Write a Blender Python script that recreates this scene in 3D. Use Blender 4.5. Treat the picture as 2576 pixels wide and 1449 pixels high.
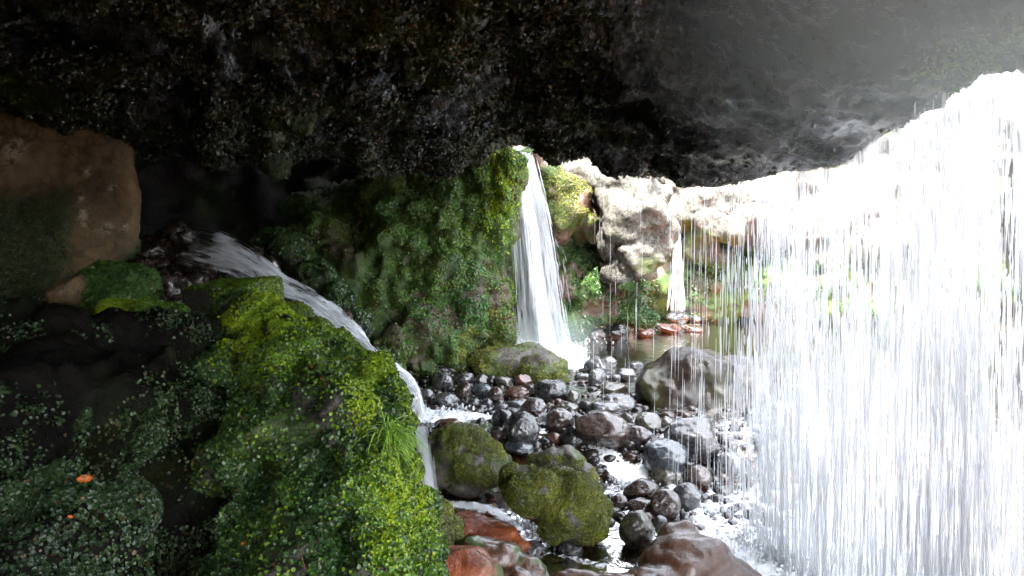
import bpy, bmesh, math, random
import numpy as np
from mathutils import Vector
random.seed(7); RNG = np.random.default_rng(11)
scene = bpy.context.scene
for o in list(bpy.data.objects): bpy.data.objects.remove(o)
COL = scene.collection

# ------------------------------------------------------------ camera, world, sun, exposure
CAM_H, PITCH, FPX = 1.6, math.radians(5.0), 2022.0
cam_d = bpy.data.cameras.new('camera'); cam = bpy.data.objects.new('camera', cam_d); COL.objects.link(cam)
cam.location = (0, 0, CAM_H); cam.rotation_euler = (math.radians(90) - PITCH, 0, 0)
cam_d.sensor_width = 36; cam_d.lens = 36 * FPX / 2576; cam_d.clip_end = 500; cam_d.clip_start = 0.05
scene.camera = cam

SUN = Vector((-0.10, -0.45, 0.90)).normalized()
elev = math.asin(SUN.z); azim = math.atan2(SUN.x, SUN.y)
world = bpy.data.worlds.new('World'); scene.world = world; world.use_nodes = True
nt = world.node_tree; nt.nodes.clear()
sky = nt.nodes.new('ShaderNodeTexSky'); sky.sky_type = 'NISHITA'; sky.sun_disc = False
sky.sun_elevation = elev; sky.sun_rotation = azim; sky.dust_density = 4.0; sky.ozone_density = 0.6; sky.air_density = 1.0
hsv = nt.nodes.new('ShaderNodeHueSaturation'); hsv.inputs['Saturation'].default_value = 0.35   # desaturated to take the blue cast out of the skylight
bg = nt.nodes.new('ShaderNodeBackground'); bg.inputs['Strength'].default_value = 0.15
out = nt.nodes.new('ShaderNodeOutputWorld')
nt.links.new(sky.outputs[0], hsv.inputs['Color']); nt.links.new(hsv.outputs[0], bg.inputs[0]); nt.links.new(bg.outputs[0], out.inputs[0])
sd = bpy.data.lights.new('sun', 'SUN'); sd.energy = 2.0; sd.angle = math.radians(0.6); sd.color = (1, 0.96, 0.9)
so = bpy.data.objects.new('sun', sd); COL.objects.link(so); so.rotation_euler = SUN.to_track_quat('Z', 'Y').to_euler()
so.location = (6, -6, 12)
scene.view_settings.view_transform = 'Standard'; scene.view_settings.look = 'None'
scene.view_settings.exposure = 3.95; scene.view_settings.gamma = 1.0
scene.render.engine = 'CYCLES'
cy = scene.cycles
cy.max_bounces = 8; cy.diffuse_bounces = 4; cy.glossy_bounces = 3; cy.transmission_bounces = 4
cy.transparent_max_bounces = 24; cy.volume_bounces = 1; cy.use_denoising = True
cy.caustics_reflective = False; cy.caustics_refractive = False; cy.sample_clamp_indirect = 6

# ------------------------------------------------------------ pixel of the photograph (2576 wide) + distance -> point in the place
CP, SP = math.cos(PITCH), math.sin(PITCH)
def ray(px, py):
    a = (px - 1288) / FPX; b = (724.5 - py) / FPX
    return np.array([a, CP + b * SP, -SP + b * CP])
def at(px, py, Y):
    d = ray(px, py); return np.array([0, 0, CAM_H]) + d * (Y / d[1])
def px2m(n, Y): return n * Y / FPX

# ------------------------------------------------------------ noise
_perm = np.random.default_rng(3).permutation(256).astype(np.int64); _perm = np.concatenate([_perm, _perm])
_g = np.random.default_rng(4).normal(size=(256, 3)); _g /= np.linalg.norm(_g, axis=1)[:, None]
def perlin(p):
    p = np.asarray(p, dtype=np.float64)
    i = np.floor(p).astype(np.int64); f = p - i; i &= 255
    u = f * f * f * (f * (f * 6 - 15) + 10); r = 0
    for dx in (0, 1):
        wx = u[:, 0] if dx else 1 - u[:, 0]
        for dy in (0, 1):
            wy = u[:, 1] if dy else 1 - u[:, 1]
            for dz in (0, 1):
                wz = u[:, 2] if dz else 1 - u[:, 2]
                h = _perm[_perm[_perm[(i[:, 0] + dx) & 255] + ((i[:, 1] + dy) & 255)] + ((i[:, 2] + dz) & 255)]
                r = r + wx * wy * wz * ((_g[h] * (f - np.array([dx, dy, dz]))).sum(1))
    return r * 1.6
def fbm(p, scale, octv=4, seed=0, gain=0.5, ridged=False):
    p = np.asarray(p) * scale + seed * 17.31; a = 1; s = 0
    for _ in range(octv):
        n = perlin(p)
        if ridged: n = 0.6 - 2 * np.abs(n)
        s = s + a * n; a *= gain; p = p * 2.07 + 5.2
    return s
def sm(x, a, b):
    t = np.clip((x - a) / (b - a), 0, 1); return t * t * (3 - 2 * t)

# ------------------------------------------------------------ mesh helpers
def mesh_np(name, V, F, mats=None, smooth=True, attrs=None, uv=None):
    me = bpy.data.meshes.new(name)
    V = np.asarray(V, dtype=np.float32); F = np.asarray(F, dtype=np.int32); k = F.shape[1]
    me.vertices.add(len(V)); me.vertices.foreach_set('co', V.ravel())
    me.loops.add(F.size); me.loops.foreach_set('vertex_index', F.ravel())
    me.polygons.add(len(F)); me.polygons.foreach_set('loop_start', np.arange(0, F.size, k, dtype=np.int32))
    try: me.polygons.foreach_set('loop_total', np.full(len(F), k, dtype=np.int32))
    except Exception: pass
    me.update(calc_edges=True)
    me.polygons.foreach_set('use_smooth', np.full(len(F), smooth, dtype=bool))
    if attrs:
        for n, a in attrs.items():
            at_ = me.attributes.new(n, 'FLOAT', 'POINT'); at_.data.foreach_set('value', np.asarray(a, dtype=np.float32))
    if uv is not None:
        l = me.uv_layers.new(name='UVMap'); l.data.foreach_set('uv', np.asarray(uv, dtype=np.float32)[F.ravel()].ravel())
    me.validate()
    for m in (mats or []): me.materials.append(m)
    return me
def link(name, me, parent=None, loc=None):
    o = bpy.data.objects.new(name, me); COL.objects.link(o)
    if parent is not None: o.parent = parent
    if loc is not None: o.location = loc
    return o
def tag(o, label=None, cat=None, group=None, kind=None):
    if label: o['label'] = label
    if cat: o['category'] = cat
    if group: o['group'] = group
    if kind: o['kind'] = kind
    return o
def normals(V, F):
    a, b, c = V[F[:, 0]], V[F[:, 1]], V[F[:, 2]]
    n = np.cross(b - a, c - a)
    if F.shape[1] == 4: n = n + np.cross(c - a, V[F[:, 3]] - a)
    N = np.zeros_like(V)
    for k in range(F.shape[1]): np.add.at(N, F[:, k], n)
    return N / (np.linalg.norm(N, axis=1)[:, None] + 1e-12)
def cr(ctrl, n):
    """Catmull-Rom resample along axis 0 to n samples"""
    c = np.asarray(ctrl, dtype=float); m = len(c); t = np.linspace(0, m - 1, n); i = np.minimum(t.astype(int), m - 2); f = (t - i)
    f = f.reshape((-1,) + (1,) * (c.ndim - 1))
    g = lambda k: c[np.clip(i + k, 0, m - 1)]
    p0, p1, p2, p3 = g(-1), g(0), g(1), g(2)
    return 0.5 * (2 * p1 + (p2 - p0) * f + (2 * p0 - 5 * p1 + 4 * p2 - p3) * f ** 2 + (3 * p1 - p0 - 3 * p2 + p3) * f ** 3)
def grid(P):
    nu, nv = P.shape[:2]; idx = np.arange(nu * nv).reshape(nu, nv)
    F = np.stack([idx[:-1, :-1], idx[1:, :-1], idx[1:, 1:], idx[:-1, 1:]], -1).reshape(-1, 4)
    U, W = np.meshgrid(np.linspace(0, 1, nu), np.linspace(0, 1, nv), indexing='ij')
    return P.reshape(-1, 3), F, np.stack([U.ravel(), W.ravel()], 1)
_ico = {}
def ico(sub):
    if sub not in _ico:
        bm = bmesh.new(); bmesh.ops.create_icosphere(bm, subdivisions=sub, radius=1)
        V = np.array([v.co[:] for v in bm.verts]); F = np.array([[v.index for v in f.verts] for f in bm.faces]); bm.free()
        _ico[sub] = (V, F)
    return _ico[sub]
def rotm(ax, ay, az):
    cx, sx, cy_, sy, cz, sz = math.cos(ax), math.sin(ax), math.cos(ay), math.sin(ay), math.cos(az), math.sin(az)
    return (np.array([[cz, -sz, 0], [sz, cz, 0], [0, 0, 1]]) @ np.array([[cy_, 0, sy], [0, 1, 0], [-sy, 0, cy_]])
            @ np.array([[1, 0, 0], [0, cx, -sx], [0, sx, cx]]))
def stone(sub, size, seed, amp=0.16, tilt=0.3, fine=0.02, flat=0.0, yaw=None):
    V, F = ico(sub); V = V.copy(); r = np.random.default_rng(seed)
    # worn flats: cut the ball by a few soft planes, then lump it
    for _ in range(7):
        n = r.normal(size=3); n /= np.linalg.norm(n); d = r.uniform(0.68, 0.92)
        h = V @ n; V -= (np.maximum(h - d, 0) * 0.75)[:, None] * n
    V *= (1 + amp * fbm(V, 1.1, 3, seed) + fine * fbm(V, 6, 3, seed + 5))[:, None]
    V = V @ rotm(r.uniform(-.4, .4), r.uniform(-.4, .4), r.uniform(0, 6.3)).T
    ex = np.abs(V).max(0); V = V / ex * np.array(size) / 2
    V = V @ rotm(0, r.uniform(-tilt, tilt) if yaw is None else yaw, 0).T
    return V, F

def blobs_mesh(blobs, voxel, seed, amp=0.05, scale=2.5, octv=5, fine=0.012, fscale=14, holes=(), ridged=False, post=None):
    """union of lumps (px, py, Y, r_px[, sx, sy, sz]) fused into one rock surface, then weathered"""
    Vs, Fs, k = [], [], 0
    r = np.random.default_rng(seed)
    for b in blobs:
        px, py, Y, rp = b[:4]; s = np.array(b[4:7]) if len(b) > 4 else np.array([1., 1., 1.])
        V, F = ico(4); R = px2m(rp, Y)
        V = V * (1 + 0.22 * fbm(V, 1.0, 2, r.integers(1000)))[:, None] * R * s + at(px, py, Y)
        Vs.append(V); Fs.append(F + k); k += len(V)
    me = mesh_np('tmp', np.concatenate(Vs), np.concatenate(Fs)); o = link('tmp', me)
    m = o.modifiers.new('r', 'REMESH'); m.mode = 'VOXEL'; m.voxel_size = voxel
    dg = bpy.context.evaluated_depsgraph_get(); e = o.evaluated_get(dg); em = e.to_mesh()
    V = np.empty(len(em.vertices) * 3, dtype=np.float32); em.vertices.foreach_get('co', V); V = V.reshape(-1, 3).astype(float)
    F = np.empty(len(em.polygons) * 4, dtype=np.int32)
    tot = np.empty(len(em.polygons), dtype=np.int32); em.polygons.foreach_get('loop_total', tot); assert (tot == 4).all()
    L = np.empty(len(em.loops), dtype=np.int32); em.loops.foreach_get('vertex_index', L); F = L.reshape(-1, 4)
    e.to_mesh_clear(); bpy.data.objects.remove(o); bpy.data.meshes.remove(me)
    N = normals(V, F)
    for _ in range(3):   # relax the creases between lumps a little
        A = np.zeros_like(V); C = np.zeros(len(V))
        for q in range(4):
            np.add.at(A, F[:, q], V[F[:, (q + 1) % 4]] + V[F[:, (q + 3) % 4]]); np.add.at(C, F[:, q], 2)
        V = V * 0.5 + 0.5 * A / C[:, None]
    N = normals(V, F)
    V = V + N * (amp * fbm(V, scale, octv, seed, ridged=ridged) + fine * fbm(V, fscale, 3, seed + 9))[:, None]
    for (px, py, Y, rp, dep) in holes:
        c = at(px, py, Y); R = px2m(rp, Y); d = V - c; d[:, 1] *= 0.45
        w = np.exp(-(d ** 2).sum(1) / (R * R)); V[:, 1] += w * dep
    if post is not None: V = post(V, N)
    return V, F, normals(V, F)

# ------------------------------------------------------------ leaf scatter
def scatter(name, V, F, n, size, mask=None, tilt=0.9, lift=0.004, seed=1, parent=None, mats=None, near=None, squash=1.0, droop=0.0, kind='stuff', clump=None, side=6):
    """small rounded leaves rooted on a surface; every leaf a little folded fan"""
    r = np.random.default_rng(seed)
    tri = np.concatenate([F[:, [0, 1, 2]], F[:, [0, 2, 3]]]) if F.shape[1] == 4 else F
    a, b, c = V[tri[:, 0]], V[tri[:, 1]], V[tri[:, 2]]
    cen = (a + b + c) / 3; nrm = np.cross(b - a, c - a); ar = np.linalg.norm(nrm, axis=1); nrm /= ar[:, None] + 1e-12
    w = ar.copy()
    if mask is not None: w *= mask(cen, nrm)
    tocam = np.array([0.35, 0, CAM_H]) - cen; w *= np.where((tocam * nrm).sum(1) > -0.35 * np.linalg.norm(tocam, axis=1), 1, 0.12)
    w /= w.sum(); idx = r.choice(len(tri), n, p=w)
    s, t = r.random(n), r.random(n); fl = s + t > 1; s[fl], t[fl] = 1 - s[fl], 1 - t[fl]
    P = a[idx] + (b - a)[idx] * s[:, None] + (c - a)[idx] * t[:, None]; N = nrm[idx]
    D = N + r.normal(size=(n, 3)) * tilt * 0.5; D[:, 2] += 0.25; D /= np.linalg.norm(D, axis=1)[:, None]
    T = np.cross(D, r.normal(size=(n, 3))); T /= np.linalg.norm(T, axis=1)[:, None] + 1e-9; B = np.cross(D, T)
    if callable(size): S = size(P) * r.uniform(0.6, 1.35, n)
    else: S = r.uniform(size[0], size[1], n)
    P = P + N * (lift + S[:, None] * 0.4 * r.random(n)[:, None])
    ang = np.linspace(0, 2 * math.pi, side, endpoint=False)
    ring = [P + (T * math.cos(q) * squash + B * math.sin(q)) * S[:, None] * 0.5 + D * (0.16 * S * math.cos(2 * q))[:, None] for q in ang]
    if side == 4: vs = np.stack(ring, 1); Fl = np.arange(n)[:, None] * 4 + np.array([[0, 1, 2, 3]])
    else:
        vs = np.stack([P - D * (S * 0.12)[:, None]] + ring, 1)
        base = np.arange(n)[:, None, None] * (side + 1); f = np.array([[0, 1 + k, 1 + (k + 1) % side] for k in range(side)])[None]
        Fl = (base + f).reshape(-1, 3)
    me = mesh_np(name, vs.reshape(-1, 3), Fl, mats, smooth=(side != 4))
    o = link(name, me, parent)
    if kind: o['kind'] = kind
    return o

# ------------------------------------------------------------ materials
class NB:
    def __init__(s, name):
        s.m = bpy.data.materials.new(name); s.m.use_nodes = True; s.t = s.m.node_tree; s.t.nodes.clear()
        s.out = s.t.nodes.new('ShaderNodeOutputMaterial')
    def n(s, typ, **kw):
        x = s.t.nodes.new(typ)
        for k, v in kw.items():
            if k in ('operation', 'data_type', 'blend_type', 'feature', 'noise_dimensions', 'attribute_name', 'distance', 'normalize'): setattr(x, k, v)
        return x
    def l(s, a, b): s.t.links.new(a, b)
    def val(s, sock, v):
        if hasattr(v, 'is_output') or isinstance(v, bpy.types.NodeSocket): s.l(v, sock)
        else: sock.default_value = v
    def noise(s, scale, vec=None, detail=5, rough=0.6, dist=0.0):
        x = s.n('ShaderNodeTexNoise'); x.inputs['Scale'].default_value = scale; x.inputs['Detail'].default_value = detail
        x.inputs['Roughness'].default_value = rough; x.inputs['Distortion'].default_value = dist
        if vec is not None: s.l(vec, x.inputs['Vector'])
        return x.outputs[0]
    def voro(s, scale, vec=None, feature='F1'):
        x = s.n('ShaderNodeTexVoronoi'); x.feature = feature; x.inputs['Scale'].default_value = scale
        if vec is not None: s.l(vec, x.inputs['Vector'])
        return x.outputs[0]
    def ramp(s, fac, stops, interp='LINEAR'):
        x = s.n('ShaderNodeValToRGB'); cr_ = x.color_ramp; cr_.interpolation = interp
        while len(cr_.elements) < len(stops): cr_.elements.new(0.5)
        for e, (p, c) in zip(cr_.elements, stops):
            e.position = p; e.color = (c, c, c, 1) if isinstance(c, (int, float)) else (*c, 1)
        s.l(fac, x.inputs[0]); return x.outputs[0]
    def mix(s, fac, a, b, bt='MIX'):
        x = s.n('ShaderNodeMix', data_type='RGBA'); x.blend_type = bt
        s.val(x.inputs[0], fac)
        for sock, v in ((x.inputs[6], a), (x.inputs[7], b)):
            if isinstance(v, tuple): sock.default_value = (*v[:3], 1)
            else: s.l(v, sock)
        return x.outputs[2]
    def math(s, op, a, b=0.0, clamp=False):
        x = s.n('ShaderNodeMath', operation=op); x.use_clamp = clamp; s.val(x.inputs[0], a); s.val(x.inputs[1], b); return x.outputs[0]
    def attr(s, name):
        x = s.n('ShaderNodeAttribute', attribute_name=name); return x.outputs['Fac']
    def bump(s, h, strength, dist, nrm=None):
        x = s.n('ShaderNodeBump'); x.inputs['Strength'].default_value = strength; x.inputs['Distance'].default_value = dist
        s.l(h, x.inputs['Height'])
        if nrm is not None: s.l(nrm, x.inputs['Normal'])
        return x.outputs[0]
    def bsdf(s, col, rough=0.6, nrm=None, spec=0.5, coat=0.0, trans=0.0):
        x = s.n('ShaderNodeBsdfPrincipled')
        if isinstance(col, tuple): x.inputs['Base Color'].default_value = (*col, 1)
        else: s.l(col, x.inputs['Base Color'])
        s.val(x.inputs['Roughness'], rough); s.val(x.inputs['Specular IOR Level'], spec); s.val(x.inputs['Coat Weight'], coat)
        x.inputs['Coat Roughness'].default_value = 0.12
        if nrm is not None:
            s.l(nrm, x.inputs['Normal'])
        return x
    def pos(s): return s.n('ShaderNodeNewGeometry').outputs['Position']
    def done(s, sh): s.l(sh.outputs[0] if hasattr(sh, 'outputs') else sh, s.out.inputs['Surface']); return s.m

def rock_mat(name, dark, light, moss=None, rough=(0.35, 0.75), bump=0.6, bd=0.02, sc=1.0, lichen=None, rust=None, pits=0.0, coat=0.0, spec=0.5, wet=None, cracks=0.0):
    b = NB(name); p = b.pos()
    n1 = b.noise(3.1 * sc, p, 6, 0.62); n2 = b.noise(17 * sc, p, 5, 0.65); n3 = b.noise(70 * sc, p, 3, 0.6)
    mixn = b.math('ADD', b.math('MULTIPLY', n1, 0.55), b.math('MULTIPLY', n2, 0.45))
    c = b.ramp(mixn, [(0.34, dark), (0.66, light)])
    if rust: c = b.mix(b.math('MAXIMUM', b.ramp(b.noise(2.3 * sc, p, 5), [(0.54, 0.0), (0.66, 0.8)]), b.attr('rust')), c, rust)
    if lichen: c = b.mix(b.math('MULTIPLY', b.attr('lichen'), b.ramp(b.math('ADD', b.math('MULTIPLY', n2, .6), b.math('MULTIPLY', n3, .4)), [(0.44, 0.0), (0.52, 1.0)])), c, lichen)
    if cracks:
        vd = b.n('ShaderNodeVectorMath', operation='ADD'); b.l(p, vd.inputs[0]); nn = b.n('ShaderNodeTexNoise'); nn.inputs['Scale'].default_value = 2.5; b.l(p, nn.inputs['Vector']); b.l(nn.outputs['Color'], vd.inputs[1])
        ck = b.ramp(b.voro(2.3, vd.outputs[0], 'DISTANCE_TO_EDGE'), [(0.0, 1.0), (0.035, 0.0)]); c = b.mix(b.math('MULTIPLY', ck, cracks), c, (0.015, 0.013, 0.01))
    if moss:
        mc = b.ramp(b.noise(6 * sc, p, 6, 0.7), [(0.3, moss[0]), (0.52, moss[1]), (0.72, moss[2])])
        c = b.mix(b.attr('moss'), c, mc)
    h = b.math('ADD', b.math('MULTIPLY', n2, 0.7), b.math('MULTIPLY', n3, 0.35))
    if pits:
        v = b.ramp(b.voro(38 * sc, p), [(0.0, 0.0), (0.38, 1.0)]); h = b.math('ADD', h, b.math('MULTIPLY', v, pits))
    nr = b.bump(h, bump, bd)
    ro = b.ramp(n2, [(0.3, rough[0]), (0.7, rough[1])])
    if moss: ro = b.math('MAXIMUM', ro, b.math('MULTIPLY', b.attr('moss'), 0.7))
    if wet is not None: coat = b.math('MULTIPLY', b.ramp(b.noise(2.1, p, 4, 0.6), [(0.46, 0.0), (0.6, 1.0)]), wet)
    if wet is not None: spec = b.math('MULTIPLY', b.ramp(b.noise(2.6, p, 5, 0.65), [(0.45, 0.06), (0.62, 1.0)]), wet)
    return b.done(b.bsdf(c, ro, nr, spec=spec, coat=coat))

def leaf_mat(name, cols, rough=0.35, hue_scale=3.0, brown=0.0, spec=0.5):
    b = NB(name); g = b.n('ShaderNodeNewGeometry'); ri = g.outputs['Random Per Island']; p = g.outputs['Position']
    big = b.noise(hue_scale, p, 4, 0.6)
    f = b.math('ADD', b.math('MULTIPLY', ri, 0.34), b.math('MULTIPLY', big, 0.82))
    c = b.ramp(f, [(0.32, cols[0]), (0.52, cols[1]), (0.72, cols[2]), (0.9, cols[3])])
    if brown: c = b.mix(b.math('GREATER_THAN', ri, 1 - brown), c, (0.09, 0.045, 0.015))
    s = b.bsdf(c, rough, None, spec=spec)
    t = b.n('ShaderNodeBsdfTranslucent'); b.l(b.mix(0.5, c, (0.08, 0.14, 0.01)), t.inputs[0])
    m = b.n('ShaderNodeMixShader'); m.inputs[0].default_value = 0.25; b.l(s.outputs[0], m.inputs[1]); b.l(t.outputs[0], m.inputs[2])
    return b.done(m)

def water_white(name, streak=(60, 2.2), lo=0.42, hi=0.62, amax=0.95, attr=None, tl=0.5):
    """falling or rushing white water: streaks run along v of the sheet"""
    b = NB(name); uv = b.n('ShaderNodeUVMap').outputs[0]
    mp = b.n('ShaderNodeMapping'); b.l(uv, mp.inputs[0]); mp.inputs['Scale'].default_value = (streak[0], streak[1], 1)
    mp2 = b.n('ShaderNodeMapping'); b.l(uv, mp2.inputs[0]); mp2.inputs['Scale'].default_value = (streak[0] * 0.22, streak[1] * 0.9, 1)
    n = b.math('ADD', b.math('MULTIPLY', b.noise(1, mp.outputs[0], 4, 0.6), 0.55), b.math('MULTIPLY', b.noise(1, mp2.outputs[0], 3, 0.6), 0.45))
    if attr: n = b.math('ADD', n, b.math('MULTIPLY', b.math('SUBTRACT', b.attr(attr), 0.5), 0.5))
    al = b.ramp(n, [(lo, 0.0), (hi, amax)])
    nr = b.bump(n, 0.8, 0.02)
    d = b.n('ShaderNodeBsdfDiffuse'); d.inputs[0].default_value = (0.92, 0.94, 0.97, 1); b.l(nr, d.inputs['Normal'])
    t = b.n('ShaderNodeBsdfTranslucent'); t.inputs[0].default_value = (0.92, 0.94, 0.97, 1)
    m1 = b.n('ShaderNodeMixShader'); m1.inputs[0].default_value = tl; b.l(d.outputs[0], m1.inputs[1]); b.l(t.outputs[0], m1.inputs[2])
    g = b.n('ShaderNodeBsdfGlossy'); g.inputs['Roughness'].default_value = 0.15; b.l(nr, g.inputs['Normal'])
    m2 = b.n('ShaderNodeMixShader'); m2.inputs[0].default_value = 0.12; b.l(m1.outputs[0], m2.inputs[1]); b.l(g.outputs[0], m2.inputs[2])
    tr = b.n('ShaderNodeBsdfTransparent'); m3 = b.n('ShaderNodeMixShader'); b.l(al, m3.inputs[0]); b.l(tr.outputs[0], m3.inputs[1]); b.l(m2.outputs[0], m3.inputs[2])
    return b.done(m3)

def strand_mat(name, alpha=0.8):
    b = NB(name)
    d = b.n('ShaderNodeBsdfDiffuse'); d.inputs[0].default_value = (0.93, 0.95, 0.97, 1)
    t = b.n('ShaderNodeBsdfTranslucent'); t.inputs[0].default_value = (0.93, 0.95, 0.97, 1)
    m1 = b.n('ShaderNodeMixShader'); m1.inputs[0].default_value = 0.8; b.l(d.outputs[0], m1.inputs[1]); b.l(t.outputs[0], m1.inputs[2])
    g = b.n('ShaderNodeBsdfGlossy'); g.inputs['Roughness'].default_value = 0.2
    m2 = b.n('ShaderNodeMixShader'); m2.inputs[0].default_value = 0.15; b.l(m1.outputs[0], m2.inputs[1]); b.l(g.outputs[0], m2.inputs[2])
    tr = b.n('ShaderNodeBsdfTransparent'); m3 = b.n('ShaderNodeMixShader'); m3.inputs[0].default_value = alpha
    b.l(tr.outputs[0], m3.inputs[1]); b.l(m2.outputs[0], m3.inputs[2]); return b.done(m3)

MOSS_D = ((0.012, 0.02, 0.008), (0.03, 0.055, 0.012), (0.09, 0.11, 0.02))
MOSS_B = ((0.015, 0.03, 0.006), (0.035, 0.07, 0.01), (0.09, 0.11, 0.015))
M = {}
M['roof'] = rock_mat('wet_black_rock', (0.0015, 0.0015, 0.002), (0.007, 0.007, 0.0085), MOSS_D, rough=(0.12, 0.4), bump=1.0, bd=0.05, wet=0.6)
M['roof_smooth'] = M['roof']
M['wall'] = rock_mat('mossy_cliff_rock', (0.02, 0.016, 0.01), (0.10, 0.07, 0.038), MOSS_B, rough=(0.4, 0.8), bump=0.8, bd=0.03)
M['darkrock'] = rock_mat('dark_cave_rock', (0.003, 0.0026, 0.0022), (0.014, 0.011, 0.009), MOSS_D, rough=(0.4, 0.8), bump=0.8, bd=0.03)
M['outcrop'] = rock_mat('outcrop_rock', (0.008, 0.008, 0.006), (0.035, 0.03, 0.022), ((0.01, 0.018, 0.005), (0.025, 0.045, 0.008), (0.07, 0.09, 0.012)), rough=(0.4, 0.8), bump=0.9, bd=0.02)
M['shade_rock'] = rock_mat('shade_blackened_cave_rock', (0.001, 0.001, 0.0009), (0.008, 0.007, 0.006), MOSS_D, rough=(0.5, 0.85), bump=0.8, bd=0.02, spec=0.06)  # base colour near black to stand for the dark inside the cave
M['brown'] = rock_mat('brown_block_rock', (0.035, 0.023, 0.011), (0.25, 0.16, 0.072), ((0.015, 0.02, 0.006), (0.035, 0.04, 0.01), (0.06, 0.06, 0.015)), rough=(0.5, 0.8), bump=0.9, bd=0.02, lichen=(0.5, 0.42, 0.3), cracks=.5)
M['pale'] = rock_mat('pale_lichen_rock', (0.012, 0.011, 0.008), (0.05, 0.043, 0.033), ((0.03, 0.04, 0.01), (0.05, 0.065, 0.012), (0.11, 0.12, 0.02)), cracks=0.85, rough=(0.6, 0.9), bump=0.9, bd=0.03, lichen=(0.125, 0.117, 0.10), sc=1.3)
M['boulder'] = rock_mat('mossy_boulder_rock', (0.03, 0.027, 0.024), (0.10, 0.085, 0.07), ((0.02, 0.035, 0.008), (0.055, 0.08, 0.014), (0.12, 0.14, 0.025)), rough=(0.22, 0.55), bump=0.7, bd=0.012, sc=1.6, pits=0.3)
M['canyon'] = rock_mat('dark_canyon_rock', (0.02, 0.02, 0.016), (0.06, 0.055, 0.045), ((0.015, 0.03, 0.01), (0.03, 0.06, 0.015), (0.06, 0.09, 0.02)), rough=(0.6, 0.9), bump=0.9, bd=0.05, lichen=(0.12, 0.115, 0.10), cracks=.6)  # darker grey-green rock for the canyon side
M['bigboulder'] = rock_mat('big_wet_boulder_rock', (0.006, 0.005, 0.0045), (0.03, 0.022, 0.017), ((0.02, 0.03, 0.01), (0.04, 0.05, 0.015), (0.07, 0.08, 0.02)), rough=(0.08, 0.22), bump=0.4, bd=0.02, sc=1.1, coat=0.0, spec=0.35)
M['bed'] = rock_mat('stream_bed', (0.035, 0.02, 0.013), (0.15, 0.08, 0.045), rough=(0.15, 0.5), bump=0.9, bd=0.03, sc=1.4, rust=(0.46, 0.17, 0.06), coat=0.3)
M['rust'] = rock_mat('rust_red_rock', (0.10, 0.02, 0.006), (0.34, 0.08, 0.018), MOSS_B, rough=(0.10, 0.28), bump=1.0, bd=0.02, sc=1.7, coat=0.3)
M['slab'] = rock_mat('brown_wet_slab', (0.035, 0.016, 0.009), (0.11, 0.052, 0.03), MOSS_B, rough=(0.10, 0.3), bump=0.8, bd=0.012, sc=1.6, coat=0.5)
STONE_COL = {
 'dark':  ((0.010, 0.010, 0.011), (0.045, 0.043, 0.045)), 'grey': ((0.025, 0.026, 0.028), (0.085, 0.088, 0.09)),
 'brown': ((0.018, 0.011, 0.009), (0.065, 0.042, 0.033)), 'red': ((0.04, 0.014, 0.01), (0.11, 0.042, 0.028)),
 'olive': ((0.02, 0.019, 0.013), (0.075, 0.068, 0.05)), 'purple': ((0.018, 0.012, 0.013), (0.06, 0.042, 0.044)),
 'black': ((0.01, 0.01, 0.011), (0.045, 0.045, 0.048)), 'blue': ((0.02, 0.025, 0.03), (0.07, 0.08, 0.095)),
 'tan': ((0.10, 0.08, 0.055), (0.25, 0.2, 0.14))}
for k_, (a_, b_) in STONE_COL.items():
    M['s_' + k_] = rock_mat('wet_%s_stone' % k_, a_, b_, rough=(0.12, 0.42), bump=0.55, bd=0.008, sc=2.2, pits=0.7 if k_ in ('dark', 'brown', 'purple', 'red', 'black') else 0.2, coat=0.9)
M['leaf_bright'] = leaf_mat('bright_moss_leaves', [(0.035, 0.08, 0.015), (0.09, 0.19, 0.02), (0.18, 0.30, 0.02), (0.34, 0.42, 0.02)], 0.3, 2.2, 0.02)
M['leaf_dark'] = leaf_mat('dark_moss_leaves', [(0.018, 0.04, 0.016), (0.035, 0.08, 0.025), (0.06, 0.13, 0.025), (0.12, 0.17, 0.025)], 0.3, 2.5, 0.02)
M['leaf_shade_dark'] = leaf_mat('shade_darkened_ledge_leaves', [(0.010, 0.02, 0.010), (0.018, 0.042, 0.016), (0.035, 0.07, 0.018), (0.07, 0.09, 0.02)], 0.4, 2.5, 0.03)  # dark moss colours lowered further to stand for shade on the ledge
M['leaf_wall'] = leaf_mat('cliff_moss_leaves', [(0.025, 0.09, 0.03), (0.065, 0.165, 0.035), (0.15, 0.22, 0.025), (0.28, 0.26, 0.03)], 0.35, 1.1, 0.04)
M['leaf_yellow_sunny'] = leaf_mat('sun_brightened_yellow_moss_leaves', [(0.10, 0.19, 0.01), (0.20, 0.32, 0.01), (0.32, 0.42, 0.012), (0.42, 0.46, 0.02)], 0.45, 4.0)  # yellow moss, colour brightened to carry the sun missing under the roof
M['leaf_roof'] = leaf_mat('roof_lichen_leaves', [(0.006, 0.007, 0.006), (0.014, 0.022, 0.007), (0.04, 0.045, 0.012), (0.07, 0.05, 0.022)], 0.4, 1.3, 0.05, spec=0.45)
M['leaf_velvet'] = leaf_mat('velvet_moss_tufts', [(0.025, 0.034, 0.008), (0.075, 0.095, 0.014), (0.2, 0.21, 0.02), (0.36, 0.36, 0.03)], 0.35, 6.0, 0.05)
M['fall'] = water_white('white_falling_water', (44, 3.0), 0.50, 0.62, 0.9, 'dens')
M['curt'] = water_white('curtain_falling_water', (150, 3.0), 0.42, 0.66, 0.8, 'dens', tl=.75)
M['casc'] = water_white('white_cascade_water', (9, 7.0), 0.42, 0.60, 0.95, 'dens', tl=.2)
M['strand'] = strand_mat('falling_water_strands', 0.7)
M['strand_thin'] = strand_mat('thin_falling_water_strands', 0.5)
M['foam'] = strand_mat('white_foam', 1.0)

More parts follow.
